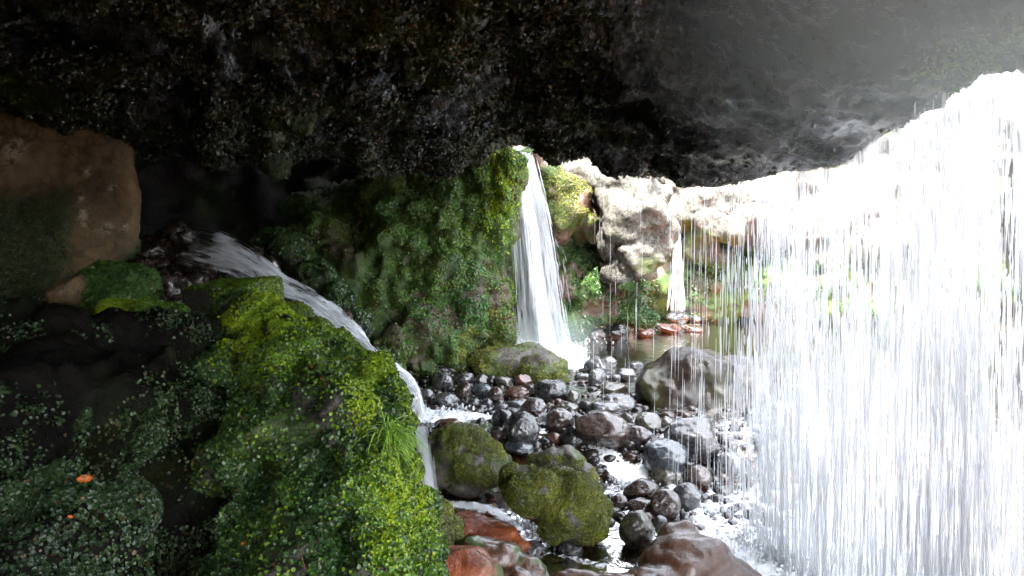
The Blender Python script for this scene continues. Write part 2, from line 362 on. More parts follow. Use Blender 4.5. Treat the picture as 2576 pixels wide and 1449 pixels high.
# ============================================================ SETTING: stream bed, water, cave
_by = np.array([-5, 3.0, 4.6, 5.25, 5.8, 6.3, 9.0, 30]); _bz = np.array([-0.75, -0.62, -0.50, -0.47, -0.38, -0.12, 0.0, 0.0])
def zbed(Y): return np.interp(Y, _by, _bz)
def on_bed(px, py, up=0.0):
    """distance at which the view ray through this point of the photograph meets the stream bed"""
    d = ray(px, py); Y = 6.0
    for _ in range(60):
        z = zbed(Y) + up; Yn = (z - CAM_H) / (d[2] / d[1]); Y = 0.5 * Y + 0.5 * min(max(Yn, 1.5), 25)
    return Y

# where the white water runs on the bed, as lines of (px, py, half width in m, strength)
FOAM = [[(1300, 870, .12, 1), (1350, 860, .3, 1), (1420, 880, .28, 1.1), (1450, 925, .16, .9)],
        [(1040, 1045, .18, 1), (1120, 1052, .17, 1.1), (1190, 1052, .12, 1), (1260, 1058, .07, .6)],
        [(1060, 1225, .06, 1), (1115, 1275, .05, .9), (1180, 1275, .05, .9), (1250, 1295, .045, .9), (1300, 1335, .05, .9)],
        [(1480, 1130, .10, .45), (1540, 1165, .12, .8), (1590, 1215, .09, 1.1), (1640, 1190, .08, .9)],
        [(1590, 1215, .05, .9), (1680, 1215, .05, .9), (1720, 1260, .05, .8), (1760, 1300, .06, .9), (1830, 1370, .08, .9), (1900, 1430, .15, 1)],
        [(1715, 780, .10, .6), (1760, 790, .15, .4)],
        [(1850, 1250, .2, .3), (2000, 1350, .25, .5), (2200, 1390, .3, .6), (2500, 1430, .35, .7), (2800, 1440, .4, .7)],
        [(1520, 1430, .04, .6), (1400, 1400, .04, .5)], [(1950, 1000, .2, .5), (2100, 1150, .3, .4), (2400, 1200, .3, .35)]]
_fs = []
for ln in FOAM:
    for (x0, y0, w0, s0), (x1, y1, w1, s1) in zip(ln[:-1], ln[1:]):
        for t in np.linspace(0, 1, 9):
            X, Y_ = x0 + (x1 - x0) * t, y0 + (y1 - y0) * t; q = at(X, Y_, on_bed(X, Y_)); _fs.append((q[0], q[1], w0 + (w1 - w0) * t, s0 + (s1 - s0) * t))
_fs = np.array(_fs)
def foam_at(x, y):
    r = np.zeros_like(x)
    for fx, fy, w, s in _fs:
        r = np.maximum(r, s * np.exp(-(((x - fx) / w) ** 2 + ((y - fy) / (w * 1.3)) ** 2)))
    return r

ux = np.concatenate([np.linspace(-9, -1.6, 40), np.linspace(-1.55, 3.2, 330), np.linspace(3.3, 14, 50)])
uy = np.concatenate([np.linspace(-6, 3.0, 30), np.linspace(3.05, 9.6, 420), np.linspace(9.7, 30, 90)])
X, Y = np.meshgrid(ux, uy, indexing='ij')
P3 = np.stack([X.ravel(), Y.ravel(), 0 * X.ravel()], 1)
nz = 0.05 * fbm(P3, 1.6, 4, 1) + 0.022 * fbm(P3, 9, 4, 2)
pool = sm(Y.ravel(), 8.6, 9.4)
zg = zbed(Y.ravel()) - 0.03 + nz - 0.10 * pool
zg += np.where(Y.ravel() > 13, (Y.ravel() - 13) * 0.25, 0)
P3[:, 2] = zg
V, F, uv = grid(P3.reshape(len(ux), len(uy), 3))
ru = np.zeros(len(V))
for (px, py, s_) in ((1180, 1285, .28), (1260, 1300, .2), (1560, 1300, .3), (1540, 1200, .2), (1650, 840, 1.8), (1850, 850, 1.8), (1500, 850, 1.2), (1750, 870, 1.5), (1780, 1210, .2), (1870, 1230, .3)):
    q = at(px, py, on_bed(px, py)); ru = np.maximum(ru, np.exp(-(((V[:, :2] - q[:2]) / s_) ** 2).sum(1)))
tag(link('stream_bed', mesh_np('stream_bed', V, F[:, ::-1], [M['bed']], attrs={'rust': sm(ru + .35 * fbm(V, 4, 3, 88), .2, .6)})), kind='structure')

b = NB('clear_stream_water'); p = b.pos()
h = b.math('ADD', b.noise(9, p, 4, 0.6, 0.5), b.math('MULTIPLY', b.noise(30, p, 3), 0.4)); nr = b.bump(h, 0.45, 0.02)
g = b.n('ShaderNodeBsdfGlossy'); g.inputs['Roughness'].default_value = 0.05; b.l(nr, g.inputs['Normal'])
tr = b.n('ShaderNodeBsdfTransparent'); tr.inputs[0].default_value = (0.9, 0.75, 0.6, 1)
fr = b.n('ShaderNodeFresnel'); fr.inputs[0].default_value = 1.25; b.l(nr, fr.inputs['Normal'])
m1 = b.n('ShaderNodeMixShader'); b.l(fr.outputs[0], m1.inputs[0]); b.l(tr.outputs[0], m1.inputs[1]); b.l(g.outputs[0], m1.inputs[2])
d = b.n('ShaderNodeBsdfPrincipled'); d.inputs['Base Color'].default_value = (0.9, 0.92, 0.94, 1); d.inputs['Roughness'].default_value = 0.35; b.l(nr, d.inputs['Normal'])
fa = b.math('ADD', b.attr('foam'), b.math('MULTIPLY', b.math('SUBTRACT', b.noise(22, p, 5, 0.7, 1.0), 0.5), 1.5))
fm = b.math('MULTIPLY', b.ramp(fa, [(0.42, 0.0), (0.62, 1.0)]), b.ramp(b.attr('foam'), [(0.03, 0.0), (0.2, 1.0)]))
m2 = b.n('ShaderNodeMixShader'); b.l(fm, m2.inputs[0]); b.l(m1.outputs[0], m2.inputs[1]); b.l(d.outputs[0], m2.inputs[2])
M['water'] = b.done(m2)
fo = foam_at(X.ravel(), Y.ravel())
Pw = P3.copy(); Pw[:, 2] = zbed(Y.ravel()) + 0.008 + 0.006 * fbm(P3, 7, 3, 31) + fo * (0.012 + 0.018 * np.maximum(0, fbm(P3, 12, 4, 8) + 0.3))
V, F, uv = grid(Pw.reshape(len(ux), len(uy), 3))
keep = (V[F[:, 0], 1] > 2.5) & (V[F[:, 0], 1] < 20)
tag(link('stream_water', mesh_np('stream_water', V, F[keep][:, ::-1], [M['water']], attrs={'foam': fo})), kind='structure')

# ---- cave roof: lip line, then inner surface up and back over the camera, then the outer top
LIP = [(-900, 300, 6.6), (-400, 290, 6.9), (0, 300, 7.3), (200, 350, 7.4), (345, 385, 7.5), (450, 388, 7.4), (520, 392, 7.3), (560, 416, 7.2), (600, 386, 7.3), (660, 385, 7.3), (695, 412, 7.2),
       (740, 388, 7.3), (820, 388, 7.3), (900, 400, 7.3), (945, 432, 7.3), (1010, 418, 7.4), (1070, 428, 7.4), (1130, 432, 7.4), (1180, 408, 7.8), (1240, 368, 8.1), (1290, 355, 8.1), (1335, 366, 7.9),
       (1362, 385, 7.7), (1388, 412, 7.5), (1420, 396, 7.2), (1450, 386, 7.0), (1490, 400, 6.8), (1530, 424, 6.6), (1575, 424, 6.4), (1612, 414, 6.2), (1636, 398, 6.1), (1648, 428, 6.0), (1690, 450, 5.8),
       (1770, 460, 5.5), (1850, 456, 5.2), (1910, 446, 5.0), (1960, 430, 4.85), (2010, 428, 4.7), (2060, 418, 4.55), (2110, 414, 4.4), (2160, 388, 4.25), (2210, 352, 4.05), (2255, 318, 3.9), (2300, 290, 3.8), (2345, 262, 3.65),
       (2390, 226, 3.5), (2412, 186, 3.4), (2450, 178, 3.35), (2500, 188, 3.25), (2545, 184, 3.15), (2600, 180, 3.05), (2750, 160, 2.9), (2950, 130, 2.7)]
lip = np.array([at(*q) for q in LIP])
lip = np.concatenate([lip, [[2.05, 1.8, 2.4], [1.95, 0.5, 2.5], [1.95, -1.2, 2.5], [1.9, -3.0, 2.5]]])
def top_at(L, q):
    if q is None: return None
    px, py, Yl = q; Yt = np.interp(px, [-900, 0, 900, 1600, 2000, 2400, 2950], [3.6, 3.7, 3.8, 3.4, 2.9, 2.5, 2.1])
    return at(px, np.interp(px, [0, 2000, 2950], [-90, -90, -300]), Yt)
rows = []
for i, L in enumerate(lip):
    T = top_at(L, LIP[i]) if i < len(LIP) else np.array([L[0] * 0.66, L[1] * 0.7, 2.75])
    px = LIP[i][0] if i < len(LIP) else 3000
    A = np.array([T[0] * 0.7, 0.6 if i < len(LIP) else L[1] * .8, 3.0]); B = np.array([T[0] * 0.5, -3.5, 3.0]); 
    back = max(0, 1 - max(0, px - 1200) / 900)       # the left part leans out of the dark recess behind it
    O1 = L + np.array([0.02, 0.10, 0.12]); O2 = L + np.array([0.10, 0.28, 0.45]); O3 = L + np.array([0.12, 0.3, 1.0]); ch = np.interp(px, [1250, 1500, 1900, 2500], [2.0, 3.5, 6.0, 6.0]); O4 = L + np.array([-.1, -0.1, 1 + ch * .5])  # unseen cliff above the lip, added and sized to shade the stones
    O5 = L + np.array([-.4, -.5, 1 + ch]); O6 = np.array([L[0] * 0.5, -4.0, L[2] + 1.5 + ch])
    if px < 1250: O1 = L + np.array([0, .35, .15]); O2 = L + np.array([0, 1.2, .5]); O3 = L + np.array([0, 2.2, .9]); O4 = L + np.array([0, 3.0, 1.5])
    m = [L + (T - L) * t for t in (0.12, 0.3, 0.52, 0.76)]
    bul = np.interp(px, [-900, 1300, 1650, 1800, 2100, 2950], [0.0, .0, .12, .25, .18, 0.0])
    # the surface bellies towards the viewer between lip and frame top
    m[0] = m[0] + np.array([0, -0.16 - bul * .5, -0.03]); m[1] = m[1] + np.array([0, -0.22 - bul, -0.05]); m[2] = m[2] + np.array([0, -.2 - bul * .7, -.03])
    rows.append([O6, O5, O4, O3, O2, O1, L, m[0], m[1], m[2], m[3], T, A, B])
R = np.array(rows)
nu, nv = 620, 250
R = cr(R, nu); R = np.swapaxes(cr(np.swapaxes(R, 0, 1), nv), 0, 1)
V, F, uv = grid(R); N = normals(V, F)
if N[(uv[:, 1] > 0.6) & (uv[:, 1] < .75)][:, 1].mean() > 0: F = F[:, ::-1]; N = -N
lipw = np.exp(-((uv[:, 1] - 6 / 13) / 0.02) ** 2)
smooth_w = sm(V[:, 0] / np.maximum(V[:, 1], .5), 0.12, 0.30)
amp = (0.12 * (1 - 0.6 * smooth_w)) * (1 - 0.7 * lipw)
crag = 0.8 * fbm(V * [1, 1, 1.5], 1.5, 5, 6) + 0.75 * fbm(V, 3.0, 5, 21, ridged=True) * (1 - .5 * smooth_w)
V = V + N * (amp * crag + 0.02 * fbm(V, 22, 3, 12) * (1 - .5 * smooth_w) + lipw * (0.02 - .012 * smooth_w) * fbm(V, 14, 3, 3))[:, None]
N = normals(V, F)
mossm = sm(fbm(V, 1.3, 4, 15), 0.0, 0.5) * (1 - smooth_w)
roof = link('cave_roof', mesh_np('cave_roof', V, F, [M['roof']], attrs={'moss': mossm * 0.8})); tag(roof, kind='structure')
def roofmask(P, Nn):
    u = P[:, 0] / np.maximum(P[:, 1], .3)
    vis = (P[:, 1] > 2.0) & (P[:, 2] < 2.9) & (Nn[:, 1] < 0.3) & (np.abs(u) < 0.75)
    return vis * (0.12 + sm(fbm(P, 1.5, 4, 40), -0.15, 0.35)) * (1 - 0.97 * sm(u, 0.02, 0.22))
scatter('roof_moss', V, F, 70000, (0.014, 0.036), roofmask, tilt=1.3, seed=5, parent=roof, mats=[M['leaf_roof']], side=4)

scatter('moss_tuft', V, F, 900, (0.012, 0.03), lambda P, Nn: np.exp(-(((P - at(2385, 165, 3.3)) / [.10, .5, .06]) ** 2).sum(1)) + .8 * np.exp(-(((P - at(2250, 190, 3.4)) / [.06, .5, .04]) ** 2).sum(1)), tilt=1.2, seed=6, parent=roof, mats=[M['leaf_wall']], side=4)
# ---- walls that close the cave to the left, behind, and at the back of the recess
def wallsheet(name, ctrl, nu, nv, amp, scale, mat, seed, flip=False, world=False, moss=None, lich=None):
    C = np.array([[c if world else at(*c) for c in r] for r in ctrl], dtype=float)
    C = cr(C, nu); C = np.swapaxes(cr(np.swapaxes(C, 0, 1), nv), 0, 1); V, F, uv = grid(C)
    if flip: F = F[:, ::-1]
    N = normals(V, F); V = V + N * (amp * fbm(V, scale, 5, seed) + amp * .5 * fbm(V, scale * 2.1, 4, seed + 3, ridged=True))[:, None]
    at_ = {'moss': moss(V, N) if moss else np.zeros(len(V)), 'lichen': lich(V, N) if lich else np.zeros(len(V))}
    o = link(name, mesh_np(name, V, F, [mat], attrs=at_)); tag(o, kind='structure'); return o, V, F
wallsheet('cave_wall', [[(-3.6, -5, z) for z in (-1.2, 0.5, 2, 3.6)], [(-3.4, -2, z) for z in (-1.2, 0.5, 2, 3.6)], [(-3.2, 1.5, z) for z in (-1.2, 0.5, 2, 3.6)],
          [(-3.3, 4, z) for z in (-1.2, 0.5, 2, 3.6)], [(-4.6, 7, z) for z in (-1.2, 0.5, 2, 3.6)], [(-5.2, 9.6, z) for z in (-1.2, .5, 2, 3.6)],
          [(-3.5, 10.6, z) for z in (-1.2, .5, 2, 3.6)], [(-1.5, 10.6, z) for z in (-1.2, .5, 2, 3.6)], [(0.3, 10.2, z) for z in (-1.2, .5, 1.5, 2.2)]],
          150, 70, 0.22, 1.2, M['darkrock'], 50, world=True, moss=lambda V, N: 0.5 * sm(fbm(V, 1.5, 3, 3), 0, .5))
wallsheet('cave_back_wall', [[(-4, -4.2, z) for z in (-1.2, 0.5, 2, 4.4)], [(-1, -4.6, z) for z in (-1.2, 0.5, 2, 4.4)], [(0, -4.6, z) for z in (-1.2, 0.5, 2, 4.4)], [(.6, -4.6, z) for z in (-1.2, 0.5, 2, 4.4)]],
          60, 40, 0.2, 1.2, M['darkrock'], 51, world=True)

# ---- centre moss cliff
def mossall(lo, hi, s, seed, nz=0.0): return lambda V, N: sm(fbm(V, s, 4, seed) + nz * N[:, 2], lo, hi)
B = [(1245, 440, 8.75, 55), (1262, 500, 8.75, 42), (1225, 390, 8.8, 50), (1180, 410, 8.9, 50), (1110, 520, 9.0, 110), (1000, 530, 9.1, 100), (1190, 620, 8.9, 100), (1090, 650, 8.8, 110), (990, 640, 8.9, 100), (940, 560, 9.2, 70),
     (1000, 740, 8.6, 110), (1130, 760, 8.6, 110), (1230, 740, 8.8, 65), (1225, 650, 8.8, 65), (1245, 590, 8.85, 50), (1235, 830, 8.7, 62), (1150, 850, 8.45, 75), (1050, 850, 8.3, 90), (960, 800, 8.4, 70), (1120, 868, 8.1, 45),
     (985, 885, 7.9, 48), (1055, 925, 8.0, 35), (1235, 880, 8.7, 40), (1270, 860, 8.9, 28), (860, 620, 8.9, 70), (820, 590, 9.0, 60), (870, 690, 8.6, 70), (770, 640, 9.0, 70), (900, 760, 8.4, 55), (930, 850, 8.1, 30),
     (1100, 600, 10.0, 230), (900, 650, 10.0, 180), (1050, 850, 9.3, 150), (1210, 900, 9.1, 60)]
V, F, N = blobs_mesh(B, 0.03, 60, amp=0.17, scale=2.4, fine=0.03, fscale=9)
u_ = (V[:, 0] / V[:, 1]) * FPX + 1288
cliff = link('mossy_cliff', mesh_np('mossy_cliff', V, F, [M['wall']], attrs={'moss': sm(fbm(V, 1.4, 4, 8), -0.35, 0.15)})); tag(cliff, kind='structure')
def cl_green(P, Nn): return (.04 + sm(fbm(P, 1.2, 4, 44), -0.3, 0.15)) * (.08 + sm(fbm(P, 4.5, 3, 48), -.35, .05)) * (0.25 + sm(P[:, 2], 0.2, 1.2))
def cl_yel(P, Nn): return (.1 + sm(fbm(P * [1, 1, .5], 5, 3, 49), -.2, .1)) * sm(fbm(P, 1.2, 4, 47), 0.0, 0.3) * (0.1 + sm(P[:, 0], -1.0, -0.1)) 
scatter('cliff_moss', V, F, 120000, (0.013, 0.032), cl_green, tilt=1.1, seed=15, parent=cliff, mats=[M['leaf_wall']], side=4)
scatter('yellow_moss', V, F, 45000, (0.012, 0.026), cl_yel, tilt=1.2, seed=16, parent=cliff, mats=[M['leaf_velvet']], side=4)
def yel_top(P, Nn):
    q = at(1258, 450, 8.7); return np.exp(-(((P - q) / [0.16, 1, 0.42]) ** 2).sum(1))
scatter('bright_moss', V, F, 5000, (0.018, 0.035), yel_top, tilt=1.2, seed=17, parent=cliff, mats=[M['leaf_yellow_sunny']], side=4)

# ---- cliff right of the main fall: wet red ledge, moss wall below, dark overhang
B = [(1345, 420, 9.9, 50), (1385, 470, 9.8, 55), (1340, 500, 9.9, 60), (1440, 500, 9.9, 55), (1475, 560, 10.0, 50), (1400, 550, 9.8, 60), (1340, 600, 10.2, 60), (1370, 640, 10.3, 50), (1440, 650, 10.5, 80), (1350, 720, 10.4, 75),
     (1420, 740, 10.2, 65), (1480, 740, 10.1, 60), (1545, 745, 10.1, 55), (1590, 770, 10.1, 40), (1632, 795, 10.0, 24), (1450, 800, 10.1, 50), (1380, 810, 10.2, 50), (1520, 790, 10.1, 35), (1500, 650, 10.6, 70), (1400, 640, 11.0, 140), (1540, 700, 11.0, 100), (1320, 560, 10.8, 90)]
V, F, N = blobs_mesh(B, 0.035, 61, amp=0.08, scale=3, fine=0.02, fscale=10)
ledge = link('mossy_ledge_cliff', mesh_np('mossy_ledge_cliff', V, F, [rock_mat('red_wet_ledge_rock', (0.03, 0.02, 0.014), (0.13, 0.07, 0.045), MOSS_B, rough=(0.15, 0.6), bump=0.8, bd=0.02)], attrs={'moss': sm(fbm(V, 2.2, 4, 9), 0.0, 0.3)})); tag(ledge, kind='structure')
scatter('ledge_moss', V, F, 26000, (0.02, 0.045), lambda P, Nn: (0.03 + sm(fbm(P, 2.0, 3, 33), -0.2, .2)) * (P[:, 2] < 1.25), tilt=1.1, seed=18, parent=ledge, mats=[M['leaf_dark']], side=4)
scatter('yellow_moss', V, F, 7000, (0.012, 0.022), lambda P, Nn: np.exp(-(((P - at(1435, 490, 9.7)) / [0.3, 1, 0.28]) ** 2).sum(1)) * sm(fbm(P, 3.0, 3, 35), -0.2, .2), tilt=1.1, seed=19, parent=ledge, mats=[M['leaf_velvet']], side=4)

# ---- pale lichen rocks in the daylight
def lich(lo, hi, s, seed, nzw=0.35, z0=None):
    def f(V, N):
        a = sm(fbm(V, s, 4, seed) + nzw * N[:, 2] + (0 if z0 is None else (V[:, 2] - z0) * 0.8), lo, hi); return a
    return f
def pale(name, B, vox, seed, z0, moss_lo=0.1, amp=0.07, leaves=9000):
    V, F, N = blobs_mesh(B, vox, seed, amp=amp * 1.5, scale=1.9, octv=5, fine=0.012, fscale=12)
    L = lich(-0.35, 0.1, 1.6, seed, 0.35, z0)(V, N); Mo = (1 - L) * sm(fbm(V, 2.0, 4, seed + 2), -0.3, 0.2)
    o = link(name, mesh_np(name, V, F, [M['pale']], attrs={'moss': Mo, 'lichen': L})); tag(o, kind='structure')
    if leaves:
        scatter('moss_patch', V, F, leaves, (0.02, 0.045), lambda P, Nn: (1 - sm((P[:, 2] - z0 + 0.35) + 0.25 * fbm(P, 2, 3, seed), -0.15, .15)), tilt=1.1, seed=seed, parent=o, mats=[M['leaf_dark']], side=4)
    return o, V, F
pale('pale_rock_pillar', [(1365, 392, 10.4, 38), (1420, 420, 10.3, 45), (1470, 440, 10.1, 50), (1520, 470, 9.9, 45), (1545, 530, 9.7, 38, .8, 1, 1.4), (1530, 610, 9.7, 34, .8, 1, 1.5), (1590, 460, 9.8, 60), (1630, 420, 9.7, 35),
      (1600, 540, 9.6, 75), (1640, 600, 9.7, 52), (1600, 640, 9.6, 62), (1590, 690, 9.6, 45), (1630, 690, 9.7, 30), (1545, 680, 9.7, 34), (1640, 500, 9.9, 50), (1620, 730, 9.7, 20), (1570, 560, 10.4, 110)], 0.03, 62, 1.0)
pale('pale_rock_wall', [(1700, 470, 12.2, 60), (1780, 500, 12.0, 70), (1860, 500, 12.0, 70), (1930, 500, 12.0, 65), (1720, 540, 12.0, 45), (1790, 575, 11.7, 40), (1840, 590, 11.5, 38), (1890, 560, 11.6, 40), (1950, 560, 11.8, 45),
      (1760, 620, 12.0, 45), (1810, 660, 12.2, 45), (1850, 480, 13.2, 200), (1980, 470, 12.6, 90), (2060, 560, 12.2, 70), (2150, 560, 12.4, 80), (2080, 640, 12.3, 70), (2240, 620, 12.2, 90), (2320, 560, 12.5, 100), (2200, 520, 13, 120), (2350, 660, 11.8, 70)], 0.045, 63, 1.15, leaves=12000)
# undercut behind the small fall, with ferns and red rubble
V, F, N = blobs_mesh([(1700, 700, 13.0, 110), (1790, 720, 12.6, 90), (1870, 720, 12.4, 90), (1960, 740, 12.4, 90), (1780, 660, 13.4, 150), (1690, 640, 12.8, 60), (2080, 740, 12.4, 90), (2200, 740, 12.3, 80), (2340, 740, 12.2, 80), (2480, 720, 12, 120)], 0.05, 64, amp=0.12, scale=2.5)
uc = link('shaded_undercut', mesh_np('shaded_undercut', V, F, [M['wall']], attrs={'moss': sm(fbm(V, 2, 4, 6), -.2, .2)})); tag(uc, kind='structure')
scatter('fern_moss', V, F, 14000, (0.02, 0.045), lambda P, Nn: sm(fbm(P, 2.2, 3, 39), -0.1, .2) + .05, tilt=1.3, seed=21, parent=uc, mats=[M['leaf_dark']], side=4)
# canyon side beyond the curtain
o_, V, F = wallsheet('canyon_wall', [[(x, y + dy, z) for dy, z in ((0, -0.8), (0.2, 1.0), (1.0, 2.2), (2.2, 3.2))] for x, y in ((-2.5, 13.5), (0, 14), (2.5, 14.2), (4.5, 13.4), (6.2, 11.5), (7.5, 9), (9.0, 6))], 170, 70, 0.35, 0.8, M['canyon'], 66, world=True,
          moss=lambda V, N: sm(fbm(V, .9, 4, 3), 0.1, .4), lich=lambda V, N: sm(fbm(V, .8, 4, 13), -.1, .3))

# ============================================================ THINGS
def rock_thing(name, V, F, mat, label, cat, group=None, attrs=None, root=None):
    """one rock = one mesh whose origin sits at its base"""
    V = np.asarray(V); base = np.array([V[:, 0].mean(), V[:, 1].mean(), V[:, 2].min()])
    a = {'moss': np.zeros(len(V)), 'lichen': np.zeros(len(V))}
    if attrs: a.update(attrs)
    o = link(name, mesh_np(name, V - base, F, [mat], attrs=a), loc=tuple(base)); tag(o, label, cat, group); o['_b'] = list(base); return o
def rooted(o, name, V, F, *args, **kw):
    s = scatter(name, V, F, *args, parent=o, **kw); s.location = tuple(-np.array(o.location)); return s

# ---- foreground mossy outcrop
B = [(640, 835, 3.6, 85), (585, 860, 3.7, 80), (700, 850, 3.45, 75), (620, 800, 3.75, 48), (690, 800, 3.55, 40), (790, 910, 3.35, 62), (600, 960, 3.2, 100), (720, 960, 3.1, 120), (850, 945, 3.2, 90), (915, 955, 3.2, 82),
     (985, 1050, 3.1, 66), (960, 1010, 3.15, 70), (800, 1090, 2.9, 160), (915, 1130, 2.85, 115), (700, 1150, 2.8, 140), (640, 1060, 3.0, 85), (850, 1250, 2.7, 150), (950, 1270, 2.85, 90), (992, 1180, 2.9, 54),
     (720, 1330, 2.6, 140), (620, 1310, 2.6, 90), (590, 1410, 2.5, 85), (850, 1430, 2.6, 160), (980, 1400, 2.7, 80), (1015, 1290, 2.95, 62), (1040, 1400, 2.95, 70), (840, 1560, 2.4, 250), (600, 1560, 2.4, 140), (1000, 1560, 2.6, 140),
     (780, 1150, 3.6, 260), (760, 1400, 3.4, 330), (1070, 1270, 3.15, 40), (850, 885, 3.5, 45), (880, 1070, 2.78, 60, 1.3, .7, .5), (560, 1190, 2.9, 60)]
HO = [(770, 1215, 2.35, 55, 0.28), (705, 1240, 2.3, 45, 0.25), (735, 918, 2.85, 26, .2), (600, 1250, 2.5, 60, .35), (630, 1190, 2.5, 40, .2), (940, 965, 3.0, 20, .12), (905, 1095, 2.6, 24, .12), (560, 1060, 3.0, 30, .2), (860, 1330, 2.4, 30, .15), (1000, 1090, 2.95, 16, .08), (790, 1190, 2.5, 40, .3), (680, 1290, 2.3, 50, .3), (650, 1340, 2.3, 35, .2), (890, 1180, 2.5, 18, .12), (790, 1010, 2.7, 18, .1), (850, 1380, 2.3, 40, .2)]
V, F, N = blobs_mesh(B, 0.017, 70, amp=0.07, scale=4.6, octv=5, fine=0.019, fscale=20, holes=HO)
oc_m = sm(fbm(V, 3.0, 4, 8), -0.4, 0.0)
bare = np.zeros(len(V))
for q, rr in ((at(890, 1070, 2.6), .12), (at(830, 1060, 2.65), .08), (at(745, 1210, 2.4), .06), (at(560, 1000, 3.1), .07), (at(1060, 1330, 2.8), .12)): bare = np.maximum(bare, np.exp(-(((V - q) * [1, .5, 1]) ** 2).sum(1) / rr ** 2))
out_o = rock_thing('mossy_outcrop', V, F, M['outcrop'], 'big bright green leafy moss covered rock outcrop in front of the cascade', 'rock outcrop', attrs={'moss': oc_m * (1 - bare * .8)})
barep = [(at(890, 1070, 2.6), .12), (at(745, 1210, 2.4), .06), (at(560, 1000, 3.1), .07), (at(1070, 1360, 2.8), .10), (at(810, 1060, 2.65), .06)]
def baremask(P):
    r = np.ones(len(P))
    for q, s in barep: r *= 1 - 0.85 * np.exp(-(((P - q) * [1, .5, 1]) ** 2).sum(1) / s ** 2)
    return r
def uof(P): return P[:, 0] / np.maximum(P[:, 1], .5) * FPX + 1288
def zof(px, py, Y): return at(px, py, Y)[2]
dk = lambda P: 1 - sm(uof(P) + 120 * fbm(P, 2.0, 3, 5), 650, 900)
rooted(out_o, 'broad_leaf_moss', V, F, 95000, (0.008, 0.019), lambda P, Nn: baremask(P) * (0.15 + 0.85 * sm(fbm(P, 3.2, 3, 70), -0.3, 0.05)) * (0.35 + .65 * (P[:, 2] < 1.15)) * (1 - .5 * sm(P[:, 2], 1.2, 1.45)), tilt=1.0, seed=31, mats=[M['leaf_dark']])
rooted(out_o, 'lit_side_leaf_moss', V, F, 95000, (0.007, 0.015), lambda P, Nn: baremask(P) * (.12 + sm(uof(P) + 200 * fbm(P, 2.5, 3, 75), 720, 950)) * (0.2 + .8 * sm(fbm(P, 4, 3, 73), -0.3, 0.1)), tilt=1.0, seed=32, mats=[M['leaf_bright']])  # brighter yellow-green leaves weighted right, painting in light from that side
def ycap(P, Nn):
    w = 0
    for (px, py, Yq, sx, sz) in ((690, 790, 3.5, 60, 50), (725, 850, 3.3, 60, 60), (680, 820, 3.4, 60, 30), (1025, 1010, 3.1, 26, 55), (640, 800, 3.6, 50, 14), (960, 945, 3.1, 40, 60), (1020, 1250, 2.8, 40, 120)):
        q = at(px, py, Yq); w = w + np.exp(-((P[:, 0] - q[0]) / px2m(sx, Yq)) ** 2 - ((P[:, 2] - q[2]) / px2m(sz, Yq)) ** 2 - ((P[:, 1] - q[1]) / .4) ** 2)
    return w * sm(fbm(P, 5, 3, 80), -0.5, 0.0) 
rooted(out_o, 'yellow_moss', V, F, 34000, (0.009, 0.016), ycap, tilt=1.2, seed=33, mats=[M['leaf_yellow_sunny']], side=4)
OUTV, OUTF = V, F

# ---- dark ledge at the lower left with lobes of moss
B = [(40, 850, 2.9, 110), (-120, 860, 2.9, 150), (150, 880, 2.9, 120), (260, 890, 3.0, 110), (380, 880, 3.1, 95), (470, 870, 3.2, 80), (540, 900, 3.4, 70), (100, 1050, 2.7, 220), (300, 1060, 2.9, 200), (460, 1060, 3.1, 160), (-100, 1150, 2.5, 260),
     (215, 1080, 2.25, 45), (225, 1040, 2.3, 36), (195, 1150, 2.2, 52), (130, 1200, 2.15, 60), (60, 1260, 2.1, 70), (375, 1080, 2.5, 32), (360, 1130, 2.45, 36), (320, 1180, 2.4, 42), (200, 1270, 2.1, 70), (290, 1270, 2.2, 70), (120, 1380, 2.0, 120), (270, 1380, 2.1, 85), (20, 1400, 2.0, 100),
     (200, 1560, 2.0, 180), (0, 1560, 1.9, 150), (400, 1300, 3.0, 180), (430, 1500, 3.0, 150), (420, 885, 2.85, 42), (250, 960, 2.8, 70)]
V, F, N = blobs_mesh(B, 0.018, 71, amp=0.05, scale=3.6, octv=5, fine=0.01, fscale=20)
ld = rock_thing('dark_ledge', V, F, M['shade_rock'], 'nearly black cave ledge at lower left with dim hanging moss lobes', 'rock ledge', attrs={'moss': .1 * sm(fbm(V, 2.2, 4, 9), 0, .4)})
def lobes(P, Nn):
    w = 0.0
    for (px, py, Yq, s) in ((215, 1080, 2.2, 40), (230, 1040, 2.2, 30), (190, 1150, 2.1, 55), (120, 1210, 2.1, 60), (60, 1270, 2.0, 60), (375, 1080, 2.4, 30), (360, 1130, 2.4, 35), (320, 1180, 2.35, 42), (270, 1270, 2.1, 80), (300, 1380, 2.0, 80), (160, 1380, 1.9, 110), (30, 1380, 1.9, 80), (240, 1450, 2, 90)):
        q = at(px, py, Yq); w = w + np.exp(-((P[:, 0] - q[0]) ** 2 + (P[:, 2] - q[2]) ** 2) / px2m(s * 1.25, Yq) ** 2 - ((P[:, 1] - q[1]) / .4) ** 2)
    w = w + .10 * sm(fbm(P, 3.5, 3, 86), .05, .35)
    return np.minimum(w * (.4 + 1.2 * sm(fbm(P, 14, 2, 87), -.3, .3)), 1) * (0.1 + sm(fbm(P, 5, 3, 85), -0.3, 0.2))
rooted(ld, 'broad_leaf_moss', V, F, 34000, (0.007, 0.015), lobes, tilt=1.1, seed=34, mats=[M['leaf_shade_dark']])

